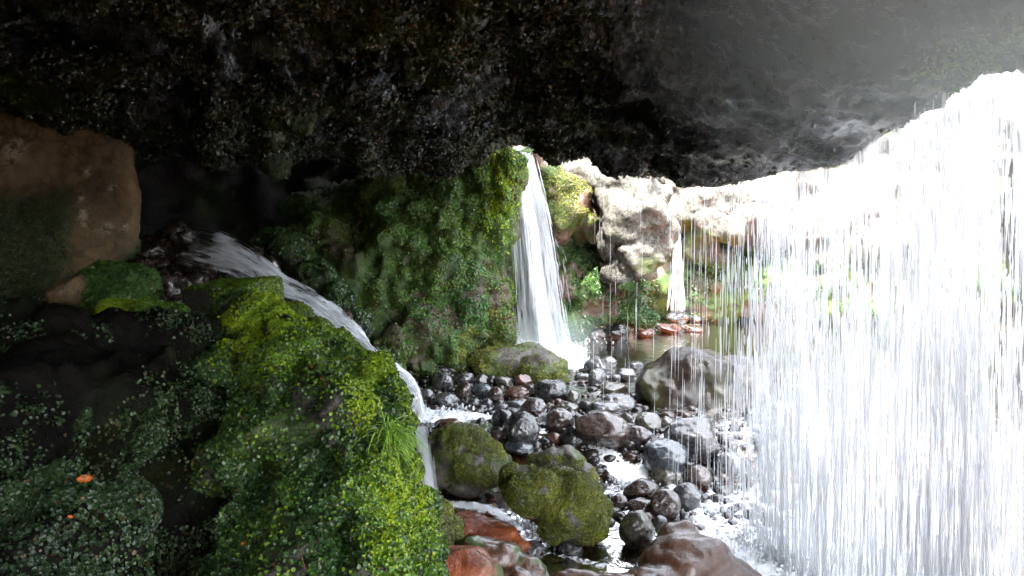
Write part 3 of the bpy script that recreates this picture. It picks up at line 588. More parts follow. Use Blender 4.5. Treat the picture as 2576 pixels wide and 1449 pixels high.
# ---- brown block on the left
def block(name, pts_front, depth, mat, vox_noise, label, cat, seed, n=70, attrs=None, puff=0.03):
    """a squared rock: front face given by four corners, pushed back in depth, rounded edges"""
    a, b_, c, d_ = [at(*q) for q in pts_front]     # top-left, top-right, bottom-right, bottom-left
    back = np.array([depth[0], depth[1], depth[2]]); V0, F0 = ico(6 if n > 60 else 5)
    # ball -> rounded cube
    p = V0 / (np.abs(V0) ** 16).sum(1)[:, None] ** (1 / 16.0)
    s = (p[:, 0] + 1) / 2; t = (1 - p[:, 2]) / 2; w = (p[:, 1] + 1) / 2
    top = a + (b_ - a) * s[:, None]; bot = d_ + (c - d_) * s[:, None]
    V = top + (bot - top) * t[:, None] + back * w[:, None]
    N = normals(V, F0)
    V = V + N * (vox_noise * fbm(V, 2.2, 4, seed) + vox_noise * .25 * fbm(V, 12, 4, seed + 2))[:, None]
    return V, F0
V, F = block('brown_rock_block', [(-260, 225, 6.0), (340, 310, 6.4), (360, 640, 6.3), (-260, 880, 5.6)], (-0.95, 1.6, 0.0), None, 0.04, '', '', 72)
bl_m = np.zeros(len(V)); uu, zz = uof(V), V[:, 2]
bl_m = sm(fbm(V, 1.8, 4, 4) + (190 - uu) / 170 + (1.35 - zz) * 1.0, 0.2, 0.6) * sm(-zz, -1.75, -1.45); bl_m = np.maximum(bl_m, sm(uu + 420 * (1.42 - zz), 380, 430) * sm(-zz, -1.6, -1.4))
lichn = np.zeros(len(V))
for (px, py, r_) in ((228, 435, 6), (225, 540, 9), (280, 575, 8), (262, 580, 5), (285, 470, 5), (222, 505, 4), (228, 560, 5), (315, 570, 6), (70, 380, 18), (25, 360, 12), (195, 600, 6)):
    q = at(px, py, 6.3); lichn = np.maximum(lichn, 1.6 * np.exp(-((V[:, 0] - q[0]) ** 2 + ((V[:, 2] - q[2]) * .7) ** 2) / px2m(r_, 6.3) ** 2))
zz2 = (724.5 - (724.5 - (V[:, 2] - CAM_H + V[:, 1] * SP / CP) / V[:, 1] * FPX)) ; pyv = 724.5 - (V[:, 2] - CAM_H + V[:, 1] * math.tan(PITCH)) / V[:, 1] * FPX
bl_m = np.maximum(sm(185 + 45 * fbm(V, 3, 4, 6) + 30 * fbm(V, 18, 3, 16) - uu + (pyv - 600) * .1, -22, 22) * sm(pyv + 30 * fbm(V, 4, 3, 8), 455, 510), sm(uu - 330 + (pyv - 600) * .9, 0, 40))
bb = rock_thing('brown_rock_block', V, F, M['brown'], 'large squared brown rock face with small white spots, left of the cascade', 'rock', attrs={'moss': bl_m, 'lichen': np.minimum(lichn, 1)})
def pyof(P): return 724.5 - (P[:, 2] - CAM_H + P[:, 1] * math.tan(PITCH)) / P[:, 1] * FPX
def bm(P, Nn): return np.maximum(sm(175 - uof(P) + (pyof(P) - 600) * .1, -20, 30) * sm(pyof(P), 470, 560) * .7, sm(uof(P) - 345 + (pyof(P) - 600) * .9, 0, 40) * (pyof(P) > 520))
rooted(bb, 'moss_patch', V, F, 22000, (0.008, 0.02), bm, tilt=1.2, seed=35, mats=[M['leaf_dark']], side=4)

# ---- small ledge rocks between block and cascade
def small(name, blobs, mat, label, cat, seed, vox=0.018, amp=0.03, leaves=0, lm='leaf_bright', ls=(0.012, 0.026), mossv=0.6, mask=None, group=None):
    V, F, N = blobs_mesh(blobs, vox, seed, amp=amp, scale=4, fine=0.008, fscale=20)
    o = rock_thing(name, V, F, M[mat], label, cat, group, attrs={'moss': mossv * sm(fbm(V, 3, 4, seed), -.3, .2)})
    if leaves: rooted(o, 'moss_patch', V, F, leaves, ls, mask or (lambda P, Nn: 0.1 + sm(Nn[:, 2], -.2, .4)), tilt=1.1, seed=seed, mats=[M[lm]], side=4)
    return o
V, F = block('mossy_square_block', [(448, 728, 5.3), (618, 718, 5.2), (624, 785, 5.2), (450, 815, 5.3)], (0.1, 0.5, 0.03), None, 0.02, '', '', 73, n=40)
o = rock_thing('mossy_square_block', V, F, M['outcrop'], 'squared stone block with bright moss top below the cascade', 'rock', attrs={'moss': sm(uof(V), 500, 560) * .9})
rooted(o, 'moss_patch', V, F, 9000, (0.01, 0.02), lambda P, Nn: sm(Nn[:, 2], .2, .6) + sm(uof(P), 520, 560), tilt=1.0, seed=36, mats=[M['leaf_bright']], side=4)
small('leafy_mound', [(300, 710, 5.5, 62, 1.2, 1, .8), (240, 735, 5.4, 48), (350, 730, 5.4, 45), (290, 770, 5.3, 60), (190, 760, 5.3, 30)], 'outcrop', 'low mound of dark green leafy plants under the brown block', 'mossy mound', 74, leaves=14000, lm='leaf_wall', ls=(0.016, 0.034))
small('mossy_stone', [(290, 782, 4.6, 34, 1.2, 1, .75), (320, 778, 4.6, 26)], 'outcrop', 'small yellow green mossy stone on the dark ledge edge', 'stone', 75, vox=.014, leaves=5000, lm='leaf_yellow_sunny', ls=(.008, .015))
small('bare_topped_stone', [(395, 785, 4.5, 36, 1.3, 1, .8), (440, 795, 4.5, 32), (365, 775, 4.5, 26)], 'brown', 'stone with bare pinkish brown patch ringed by green moss', 'stone', 76, vox=.014, leaves=5000, ls=(.01, .02), mask=lambda P, Nn: 1 - .97 * np.exp(-(((P - at(398, 765, 4.3)) * [1, .3, 1]) ** 2).sum(1) / .06 ** 2))
small('pale_wet_stone', [(160, 735, 5.1, 36), (185, 715, 5.1, 26), (140, 760, 5.1, 24)], 'brown', 'pale glistening wet tan stone at the foot of the brown block', 'stone', 77, vox=.014, mossv=0)
small('mossy_stone', [(740, 800, 5.9, 40), (790, 845, 5.7, 46), (840, 880, 5.5, 38), (705, 785, 6, 28), (880, 910, 5.3, 42), (800, 930, 5.5, 80)], 'outcrop', 'rounded dark green mossy rock between yellow moss cap and cascade', 'rock', 78, leaves=9000, lm='leaf_wall', ls=(.014, .03))
small('red_wet_rock', [(400, 635, 7.9, 52), (440, 625, 8.1, 55), (390, 690, 7.4, 45), (470, 670, 7.9, 60), (500, 705, 7.2, 36), (600, 740, 7.5, 60), (680, 760, 7.4, 60), (560, 690, 8.0, 80), (640, 700, 8.0, 60), (760, 800, 7.2, 60), (850, 850, 7.2, 55), (920, 910, 7.0, 40), (970, 970, 6.95, 34), (440, 750, 7.2, 80)],
      's_brown', 'dark reddish wet rock under the left cascade', 'rock', 79, vox=.024, amp=.08, mossv=0.0)
small('dark_slope_rock', [(740, 650, 8.3, 60), (800, 700, 8.0, 50), (850, 760, 7.8, 45), (900, 820, 7.5, 40), (690, 620, 8.6, 50), (960, 900, 7.3, 30)], 'darkrock', 'dark rock slope with sparse leaves above the cascade', 'rock', 80, vox=.03, amp=.06, leaves=5000, lm='leaf_dark', ls=(.02, .04))

# ---- mossy boulders standing in the stream
def seated(px, py, w, h, seed, sub, mat, label, cat='boulder', name='river_boulder', depth=0.8, sink=0.25, moss=0.0, group=None, Y=None, yaw=None, amp=.16, dz=0.0, flatter=None):
    """a rounded rock whose picture-size is w x h pixels, seated on the stream bed"""
    if Y is None: Y = on_bed(px, py + h * (0.5 - sink), dz)
    c = at(px, py, Y); W, H = px2m(w, Y), px2m(h, Y) * 1.04
    V, F = stone(sub, (W, max(W * depth, H * .7), H), seed, amp=amp, tilt=.25, yaw=yaw, fine=.022)
    ext = V.max(0) - V.min(0); V = (V - (V.max(0) + V.min(0)) / 2) * [W / ext[0], 1, H / ext[2]] + c
    N = normals(V, F)
    att = {'moss': moss * sm(fbm(V, 6, 4, seed) + .25, -0.2, 0.35)} if moss else None
    return rock_thing(name, V, F, mat, label, cat, group, attrs=att), V, F, N
def crop7(x, y): return 983.9 + x * .4135, 849.7 + y * .4135
def crop8(x, y): return 1341.7 + x * .4135, 849.7 + y * .4135
K = .4135
def velvet(o, V, F, n, mask, seed, size=(.007, .015)):
    rooted(o, 'velvet_moss', V, F, n, size, mask, tilt=1.3, seed=seed, mats=[M['leaf_velvet']], side=4, lift=.001)
def shaped(blobs, vox, seed, label, mat='boulder', name='river_boulder', amp=.03, mossf=None, cat='boulder', fine=.006):
    V, F, N = blobs_mesh(blobs, vox, seed, amp=amp, scale=3.2, octv=4, fine=fine, fscale=18)
    return rock_thing(name, V, F, M[mat], label, cat, attrs={'moss': mossf(V, N) if mossf else np.zeros(len(V))}), V, F, N
# M1: left of the pair, grey-brown top with green flank
o, V, F, N = shaped([(1160, 1135, 5.75, 66, 1.4, 1, .95), (1200, 1170, 5.7, 66, 1.2, 1, 1), (1110, 1120, 5.8, 40), (1245, 1160, 5.8, 36, 1.1, 1, .9), (1120, 1190, 5.7, 46), (1170, 1220, 5.65, 44, 1.4, 1, .7)], .014, 81, 'mossy wet boulder right of the thin side fall, rusty brown at its foot', mossf=lambda V, N: sm(fbm(V, 5, 4, 3) + .1, -.1, .3) * sm(-V[:, 2], -.35, -.02) * sm(V[:, 2], -.35, -.2))
velvet(o, V, F, 18000, lambda P, Nn: (sm(fbm(P, 5, 3, 4), -.15, .2) + .03) * sm(P[:, 2], -.33, -.2) * (sm(.08 - P[:, 2], -.05, .1) + .8 * sm(P[:, 0], -.35, -.15)), 41)
# M2: the large green one
o, V, F, N = shaped([(1345, 1235, 5.0, 62, 1.35, 1, .95), (1430, 1270, 5.0, 80, 1.25, 1, .95), (1290, 1200, 5.1, 34, 1.1, 1, 1), (1275, 1215, 5.1, 24), (1480, 1320, 4.95, 54, 1.1, 1, .95), (1400, 1320, 4.95, 48, 1.3, 1, .7), (1515, 1290, 5.05, 30, .8, 1, 1.4), (1330, 1180, 5.1, 24, 1.3, 1, .8), (1400, 1205, 5.15, 40, 1.5, 1, .8)], .013, 82, 'largest green velvet moss boulder in the middle of the stream', mossf=lambda V, N: sm(fbm(V, 5, 4, 6) + .4, -.1, .3) * sm(V[:, 2], -.45, -.3))
velvet(o, V, F, 48000, lambda P, Nn: (sm(fbm(P, 5, 3, 6), -.4, .05) + .03) * (1 - .8 * sm(Nn[:, 2] + .5 * fbm(P, 6, 3, 2), .75, .95)) * sm(P[:, 2], -.5, -.36), 42, (.008, .017))
# M3: behind M2
o, V, F, N = shaped([(1390, 1170, 5.6, 46), (1430, 1165, 5.6, 44), (1465, 1195, 5.55, 36), (1420, 1200, 5.55, 44), (1360, 1165, 5.65, 28), (1480, 1225, 5.5, 26), (1440, 1240, 5.5, 46)], .014, 83, 'brown topped mossy boulder just behind the largest green boulder', mossf=lambda V, N: sm(fbm(V, 5, 4, 7) - .4 * N[:, 2] + .2, 0, .3))
velvet(o, V, F, 9000, lambda P, Nn: (sm(fbm(P, 5, 3, 8), -.2, .2) + .1) * sm(.65 - Nn[:, 2], -.1, .4), 43)
# flat rock at the foot of the main fall
o, V, F, N = shaped([(1290, 920, 8.3, 58, 1.9, 1, .8), (1365, 930, 8.1, 48, 1.35, 1, .95), (1330, 890, 8.5, 36, 1.4, 1, .8), (1215, 925, 8.2, 30), (1410, 955, 7.9, 20)], .02, 84, 'broad flat mossy brown rock at the foot of the main waterfall', mossf=lambda V, N: sm(fbm(V, 3, 4, 6) + .1, -.1, .3), amp=.02)
velvet(o, V, F, 8000, lambda P, Nn: sm(fbm(P, 2.4, 3, 9), 0, .3) + .05, 44, (.012, .022))
# the big dark boulder behind the curtain
o, V, F, N = shaped([(1745, 965, 7.4, 100, 1.35, 1.1, .92), (1850, 985, 7.45, 90, 1.3, 1.1, .95), (1650, 985, 7.25, 56), (1790, 1020, 7.3, 100, 1.4, 1, .75), (1690, 1020, 7.2, 60, 1.2, 1, .8), (1940, 1040, 7.5, 85), (1740, 925, 7.5, 60, 1.6, 1, .8)], .022, 85, 'very large dark wet boulder behind the falling water curtain', mat='bigboulder', amp=.022, mossf=lambda V, N: .3 * sm(fbm(V, 3, 4, 16), .2, .5))
# red and brown slabs along the bottom edge
o, V, F, N = shaped([(1150, 1455, 3.75, 85, 1.5, 1.1, .95), (1080, 1500, 3.6, 90, 1.3, 1, .8), (1180, 1520, 3.7, 100)], .014, 86, 'glossy rust red wet rock at the bottom beside the leafy outcrop', mat='rust', name='rust_red_rock', cat='rock', amp=.012, mossf=lambda V, N: sm(np.abs(uof(V) - 1140) + 60 * fbm(V, 6, 3, 1), 95, 140))
o, V, F, N = shaped([(1225, 1400, 4.35, 60, 1.5, 1, .9), (1310, 1440, 4.3, 50, 1.6, 1, .8), (1300, 1500, 4.2, 80)], .015, 87, 'low greenish brown wet slab next to the rust red rock', mat='slab', name='wet_rock_slab', cat='rock', mossf=lambda V, N: sm(fbm(V, 4, 3, 1), -.1, .2))
o, V, F, N = shaped([(1440, 1475, 4.15, 50, 1.8, 1, .8), (1550, 1480, 4.15, 45, 1.6, 1, .8)], .016, 88, 'low brown wet slab with rippling film of water at bottom centre', mat='slab', name='wet_rock_slab', cat='rock', amp=.02)
o, V, F, N = shaped([(1712, 1352, 4.55, 46, 1.2, 1, .9), (1735, 1425, 4.4, 92, 1.5, 1.2, .85), (1800, 1480, 4.3, 90, 1.5, 1, .8), (1640, 1490, 4.2, 80, 1.4, 1, .8)], .018, 89, 'broad smooth brown slab at the bottom near the falling curtain', mat='slab', name='wet_rock_slab', cat='rock', amp=.015)
o, V, F, N = shaped([(1160, 1320, 4.95, 46, 1.7, 1.3, .55), (1240, 1335, 4.9, 44, 1.5, 1.2, .55), (1290, 1370, 4.8, 36, 1.3, 1, .6)], .014, 92, 'low rust orange shelf washed by the lower stream', mat='rust', name='rust_red_rock', cat='rock', amp=.012)
o, V, F, N = shaped([(1100, 1290, 4.4, 42), (1090, 1350, 4.2, 55), (1130, 1330, 4.5, 36)], .014, 90, 'green moss coated rock shoulder below the thin side fall', mat='boulder', name='mossy_stone', cat='rock', mossf=lambda V, N: np.ones(len(V)))
velvet(o, V, F, 8000, lambda P, Nn: np.ones(len(P)), 46)

# ---- the stones, one by one: (crop, x, y, w, h, colour, label)
ST = [
 (7, 325, 180, 180, 112, 'dark', 'large dark grey rounded stone at the foot of the moss cliff'),
 (7, 463, 150, 110, 80, 'dark', 'dark stone right of the large one under the moss cliff'),
 (7, 520, 190, 80, 62, 'black', 'black stone wedged against the flat mossy rock'),
 (7, 448, 202, 72, 44, 'grey', 'small grey pebble between two dark stones below the cliff'),
 (7, 313, 278, 122, 112, 'grey', 'shiny light grey stone highest above the left foam'),
 (7, 428, 252, 140, 74, 'dark', 'long dark brown stone behind the reddish upright one'),
 (7, 435, 325, 102, 118, 'brown', 'upright brownish red stone above the left foam'),
 (7, 548, 258, 90, 64, 'dark', 'dark stone touching the left end of the flat mossy rock'),
 (7, 612, 262, 50, 60, 'dark', 'narrow dark stone beside the flat mossy rock'),
 (7, 553, 325, 120, 80, 'blue', 'grey green wet stone behind the left foam'),
 (7, 325, 380, 162, 82, 'grey', 'wide wet grey stone touching the left foam'),
 (7, 208, 355, 112, 84, 'grey', 'grey stone next to the yellow edge of the outcrop'),
 (7, 585, 400, 62, 60, 'grey', 'small wet grey stone at the end of the foam'),
 (7, 635, 362, 92, 112, 'brown', 'upright brown stone in the middle of the stone bed'),
 (7, 690, 265, 124, 62, 'olive', 'flat dark olive stone below the flat mossy rock'),
 (7, 805, 265, 96, 76, 'red', 'reddish stone upper one of the two red stones'),
 (7, 762, 337, 142, 72, 'red', 'brick red oval stone brightest in the stone bed'),
 (7, 870, 326, 62, 46, 'grey', 'small light pebble between red stone and black stone'),
 (7, 975, 330, 200, 132, 'black', 'faceted black stone in the centre of the stone bed'),
 (7, 868, 437, 152, 126, 'purple', 'round purplish stone below the faceted black stone'),
 (7, 1030, 512, 166, 142, 'brown', 'round pitted reddish brown stone left of the largest pitted one'),
 (7, 790, 560, 212, 200, 'dark', 'big dark grey stone behind the mossy boulders'),
 (7, 680, 502, 132, 122, 'dark', 'dark wet stone left of the big dark grey stone'),
 (7, 790, 670, 184, 84, 'blue', 'slick blue grey flat stone between the mossy boulders'),
 (7, 1110, 612, 146, 132, 'dark', 'dark round stone in front of the largest pitted stone'),
 (7, 1285, 562, 312, 204, 'brown', 'largest pitted red brown stone with a hole in its face'),
 (7, 1072, 428, 132, 76, 'olive', 'smooth olive oval stone above the reddish brown round one'),
 (7, 1105, 370, 74, 92, 'olive', 'upright grey green stone right of the faceted black stone'),
 (7, 1290, 437, 192, 92, 'grey', 'wide grey wet stone above the largest pitted stone'),
 (7, 1370, 397, 212, 112, 'dark', 'long dark stone touching the very large boulder'),
 (7, 1165, 430, 54, 48, 'dark', 'small dark pebble right of the smooth olive oval'),
 (7, 1015, 390, 46, 38, 'red', 'tiny orange red pebble below the faceted black stone'),
 (7, 1158, 242, 84, 50, 'grey', 'small light stone at the edge of the white foam'),
 (7, 1255, 180, 152, 122, 'grey', 'light grey wet stone beside the foot of the main fall'),
 (7, 1252, 248, 102, 112, 'grey', 'light grey upright stone in front of the foam'),
 (7, 1318, 150, 102, 72, 'grey', 'grey stone at the near shore of the orange pool'),
 (7, 1365, 248, 66, 50, 'grey', 'small grey stone left of the very large boulder top'),
 (7, 1440, 230, 102, 80, 'grey', 'wet grey stone against the upper left of the big boulder'),
 (7, 1480, 172, 102, 54, 'dark', 'dark flat stone by the pool behind the big boulder'),
 (7, 1360, 312, 162, 74, 'olive', 'flat olive stone beside the big boulder'),
 (7, 645, 602, 92, 80, 'brown', 'brownish wet stone behind the left mossy boulder'),
 (7, 990, 612, 92, 62, 'red', 'dull red stone half sunk behind the brown topped boulder'),
 (7, 1430, 495, 92, 70, 'olive', 'olive stone under the big boulder'),
 (7, 755, 402, 122, 46, 'grey', 'flat light stone just beyond the end of the foam'),
 (7, 665, 425, 92, 48, 'grey', 'low wet stone beside the end of the foam'),
 (7, 1400, 640, 74, 56, 'tan', 'small tan stone at the right foot of the largest pitted stone'),
 (7, 340, 530, 142, 62, 'red', 'low reddish stone between the left foam and mossy boulder'),
 (8, 640, 602, 172, 126, 'purple', 'purple brown stone right of the largest pitted stone'),
 (8, 695, 525, 152, 122, 'olive', 'upright olive grey stone beneath the big boulder'),
 (8, 955, 618, 296, 236, 'dark', 'large dark ribbed stone in front of the big boulder'),
 (8, 810, 728, 272, 196, 'blue', 'slick blue black stone in front of the ribbed one'),
 (8, 800, 528, 94, 92, 'olive', 'small olive stone in the shade of the big boulder'),
 (8, 785, 842, 172, 112, 'olive', 'grey olive stone in the stream of white water'),
 (8, 872, 862, 84, 92, 'olive', 'narrow stone behind the grey olive one in the stream'),
 (8, 1000, 850, 168, 142, 'brown', 'round wet brown stone at the edge of the curtain'),
 (8, 1195, 770, 172, 126, 'grey', 'grey stone partly hidden by the falling curtain'),
 (8, 655, 925, 196, 122, 'brown', 'smooth brown stone left of the lower white water'),
 (8, 800, 1022, 182, 182, 'brown', 'round glossy brown stone in the lower cluster'),
 (8, 932, 972, 152, 166, 'grey', 'grey brown stone right of the lower white water'),
 (8, 655, 1035, 152, 102, 'brown', 'glossy wet stone in front of the smooth brown one'),
 (8, 630, 1180, 202, 226, 'olive', 'tall olive brown stone at the front of the lower cluster'),
 (8, 766, 1130, 84, 92, 'grey', 'small grey stone tucked under the lower cluster'),
 (8, 700, 1112, 64, 84, 'red', 'reddish stone behind the tall olive brown one'),
 (8, 520, 1000, 104, 86, 'brown', 'wet brown stone right of the largest green boulder'),
 (7, 860, 1287, 134, 92, 'grey', 'bright glinting wet stone below the red stream'),
 (7, 1090, 1287, 142, 92, 'dark', 'dark glinting stone under the largest green boulder'),
 (7, 1010, 1250, 90, 60, 'dark', 'dark wet stone in the hollow under the largest green boulder'),
 (7, 1190, 420, 100, 70, 'dark', 'dark stone behind the wide grey wet one'),
 (7, 1150, 490, 70, 46, 'dark', 'small dark stone between the two pitted stones'),
 (7, 1090, 470, 70, 56, 'dark', 'dark pebble above the round pitted stone'),
 (7, 740, 455, 100, 56, 'dark', 'flat dark stone left of the purplish one'),
 (7, 960, 425, 66, 52, 'brown', 'brown pebble right of the purplish stone'),
 (7, 505, 395, 70, 46, 'dark', 'dark pebble above the middle of the left foam'),
 (7, 270, 250, 70, 60, 'dark', 'dark stone in the shade at the left end of the bed'),
]
pale_ = (0,)
for i, (cr_, x, y, w, h, c, lab) in enumerate(ST):
    px, py = (crop7 if cr_ == 7 else crop8)(x, y)
    big = w * h > 9000
    o, V, F, N = seated(px, py, w * K * 1.12, h * K * 1.14, 200 + i, 5 if big else 4, M['s_' + c], lab, 'stone', 'river_stone', depth=.85, sink=.22 if h < 150 else .12, group='wet stones in the stream bed', amp=.10)
# stones by the small far fall and on the far shore
for i, (px, py, w, h, c, lab) in enumerate([(1707, 797, 62, 32, 'dark', 'round dark stone at the foot of the small far fall'), (1752, 799, 42, 26, 'grey', 'pale wet stone right of the foot of the small far fall'),
        (1550, 836, 74, 40, 'dark', 'dark slanting stone on the rusty far shore'), (1500, 840, 60, 30, 'red', 'rust red rock on the far shore left of the slanting stone'), (1560, 818, 80, 34, 'red', 'rust red ledge under the moss wall on the far shore'),
        (1620, 838, 60, 22, 'red', 'low rust red rock at the pool edge'), (1680, 826, 70, 24, 'red', 'low rusty rock left below the small far fall'), (1740, 826, 60, 18, 'brown', 'flat wet brown rock in the pool below the small far fall')]):
    seated(px, py, w, h * 1.15, 400 + i, 4, M['s_red'] if c == 'red' else M['s_' + c], lab, 'stone', 'shore_stone', depth=.9, sink=.1, group='stones on the far shore', amp=.2)
# loose gravel filling the gaps (nobody could count it)
r = np.random.default_rng(77); Vs, Fs, k = [], [], 0; V0, F0 = ico(2)
for i in range(2400):
    px = r.uniform(1040, 1980); py = r.uniform(925, 1330)
    if py > 1130 and px < 1480: continue
    if py > 1200 and r.random() < .4: continue
    Yb = on_bed(px, py); q = at(px, py, Yb)
    if foam_at(np.array([q[0]]), np.array([q[1]]))[0] > .5 and r.random() < .9: continue
    s = abs(r.normal(0.016, 0.018)) + .010
    v = V0 * (1 + .25 * fbm(V0, 1.1, 2, i % 97))[:, None] * [s * r.uniform(.8, 1.3), s * r.uniform(.8, 1.2), s * r.uniform(.5, .8)]
    a = r.uniform(0, 6.28); v = v @ rotm(0, 0, a).T; Vs.append(v + q + [0, 0, s * .15]); Fs.append(F0 + k); k += len(V0)
b = NB('mixed_gravel'); g_ = b.n('ShaderNodeNewGeometry'); ri = g_.outputs['Random Per Island']; p = g_.outputs['Position']
c = b.ramp(ri, [(0, (.008, .008, .009)), (.4, (.02, .02, .021)), (.6, (.03, .018, .014)), (.8, (.035, .035, .033)), (.93, (.05, .022, .015)), (1, (.06, .05, .036))])
c = b.mix(b.ramp(b.noise(40, p), [(.35, 0.), (.7, .5)]), c, (.02, .02, .02))
M['gravel'] = b.done(b.bsdf(c, .22, b.bump(b.noise(60, p, 3), .3, .004), coat=.2))
tag(link('gravel', mesh_np('gravel', np.concatenate(Vs), np.concatenate(Fs), [M['gravel']])), 'small mixed wet gravel filling gaps between the river stones', 'gravel', kind='stuff')

# ============================================================ FALLING WATER
def tubes(name, paths, widths, mat, parent=None, kind='stuff', nseg=None):
    """thin three-sided strands of water; paths: (n, k, 3)"""
    P = np.asarray(paths); n, k = P.shape[:2]; w = np.asarray(widths)[:, None]
    prof = np.sin(np.linspace(0.06, 0.98, k) * math.pi)[None, :] ** .5 * w
    rings = []
    for q in range(3):
        a = 2 * math.pi * q / 3 + .5
        rings.append(P + np.stack([np.cos(a) * prof, np.sin(a) * prof, 0 * prof], -1) * .5)
    Vv = np.stack(rings, 2)   # n,k,3,3
    idx = (np.arange(n)[:, None, None] * k + np.arange(k)[None, :, None]) * 3 + np.arange(3)[None, None, :]
    a_, b__ = idx[:, :-1], idx[:, 1:]
    Fq = np.stack([a_, np.roll(a_, -1, 2), np.roll(b__, -1, 2), b__], -1).reshape(-1, 4)
    o = link(name, mesh_np(name, Vv.reshape(-1, 3), Fq, [mat]), parent)
    if kind: o['kind'] = kind
    return o
def fall_sheet(name, left, right, mat, parent, nu=60, nv=140, ripple=.02, bulge=.08, seed=1, dens=None):
    Lc, Rc = cr([at(*q) for q in left], nv), cr([at(*q) for q in right], nv)
    s = np.linspace(0, 1, nu)[:, None, None]; P = Lc[None] * (1 - s) + Rc[None] * s
    P[..., 1] -= bulge * np.sin(np.pi * s[..., 0]); V, F, uv = grid(P)
    q = V * [1, 1, .25]; V[:, 1] += ripple * fbm(q, 9, 3, seed)
    d = np.full(len(V), .5) if dens is None else dens(uv)
    edge = sm(np.minimum(uv[:, 0], 1 - uv[:, 0]), 0, .12); d = d - .45 * (1 - edge)
    o = link(name, mesh_np(name, V, F, [mat], attrs={'dens': d}, uv=uv), parent); return o
def wthing(name, loc, label, cat):
    o = bpy.data.objects.new(name, None); COL.objects.link(o); o.location = tuple(loc); tag(o, label, cat); o.empty_display_size = .1; return o
def fix(o, root): o.location = tuple(-np.array(root.location))

# main fall
mf = wthing('waterfall', at(1360, 860, 8.5), 'main white waterfall pouring from the notch onto the mossy flat rock', 'waterfall')
Lf = [(1278, 382, 9.3), (1286, 440, 9.1), (1284, 520, 9.0), (1284, 600, 8.9), (1288, 700, 8.8), (1290, 780, 8.75), (1296, 850, 8.7)]
Rf = [(1332, 384, 9.3), (1346, 440, 9.1), (1368, 520, 9.0), (1388, 600, 8.9), (1404, 700, 8.8), (1416, 780, 8.75), (1432, 868, 8.7)]
for k_ in range(2):
    sh = [(a + 3 * k_, b_, c - .07 * k_) for a, b_, c in Lf], [(a - 6 * k_, b_, c - .07 * k_) for a, b_, c in Rf]
    fix(fall_sheet('water_sheet', sh[0], sh[1], M['fall'], mf, seed=k_, dens=lambda uv: .42 + .45 * np.exp(-((uv[:, 0] - (.45 + .12 * uv[:, 1])) / .26) ** 2) - .16 * uv[:, 1] - .55 * uv[:, 1] * (1 - sm(uv[:, 0], .2, .45))), mf)
def strands_between(Lc, Rc, n, lenr, wr, seed, power=1.0, jitter=.02, top=None):
    r = np.random.default_rng(seed); Lp, Rp = cr([at(*q) for q in Lc], 200), cr([at(*q) for q in Rc], 200)
    s = np.clip(r.beta(1.8, 1.5, n), 0, 1); t0 = r.uniform(0, 1, n) ** power * .97; ln = r.uniform(*lenr, n); t1 = np.minimum(t0 + ln, 1)
    out_ = []
    off = r.normal(size=(n, 3)) * [jitter, jitter * 1.5, 0]
    for q in np.linspace(0, 1, 4):
        i = ((t0 + (t1 - t0) * q) * 199).astype(int); out_.append(Lp[i] * (1 - s)[:, None] + Rp[i] * s[:, None] + off)
    return np.stack(out_, 1), r.uniform(*wr, n)
P_, W_ = strands_between(Lf, Rf, 2600, (.03, .22), (.004, .012), 5, jitter=.03); fix(tubes('water_strands', P_, W_, M['strand'], mf), mf)
# spray flying off to the right
P_, W_ = strands_between([(1370, 590, 8.9), (1385, 650, 8.8), (1395, 720, 8.8)], [(1400, 600, 8.8), (1430, 670, 8.7), (1440, 790, 8.7)], 60, (.05, .2), (.003, .005), 6, jitter=.04); fix(tubes('water_strands', P_, W_, M['strand_thin'], mf), mf)
# water arriving over the notch
fix(fall_sheet('water_sheet', [(1300, 362, 10.2), (1290, 372, 9.8), (1278, 385, 9.3)], [(1372, 400, 10.2), (1350, 402, 9.8), (1326, 392, 9.3)], M['fall'], mf, nu=30, nv=30, bulge=-.02, dens=lambda uv: np.full(len(uv), .75)), mf)
# small far fall
sf = wthing('waterfall', at(1707, 785, 11.3), 'narrow far waterfall between pale rocks ending on a round dark stone', 'waterfall')
Lf2 = [(1696, 588, 11.6), (1690, 640, 11.5), (1684, 700, 11.45), (1676, 782, 11.4)]; Rf2 = [(1712, 590, 11.6), (1716, 640, 11.5), (1720, 700, 11.45), (1728, 782, 11.4)]
fix(fall_sheet('water_sheet', Lf2, Rf2, M['fall'], sf, nu=24, nv=80, bulge=.02, dens=lambda uv: .18 + .65 * np.exp(-((uv[:, 0] - .75) / .13) ** 2)), sf)
P_, W_ = strands_between(Lf2, Rf2, 170, (.1, .4), (.004, .010), 8, jitter=.015); fix(tubes('water_strands', P_, W_, M['strand'], sf), sf)
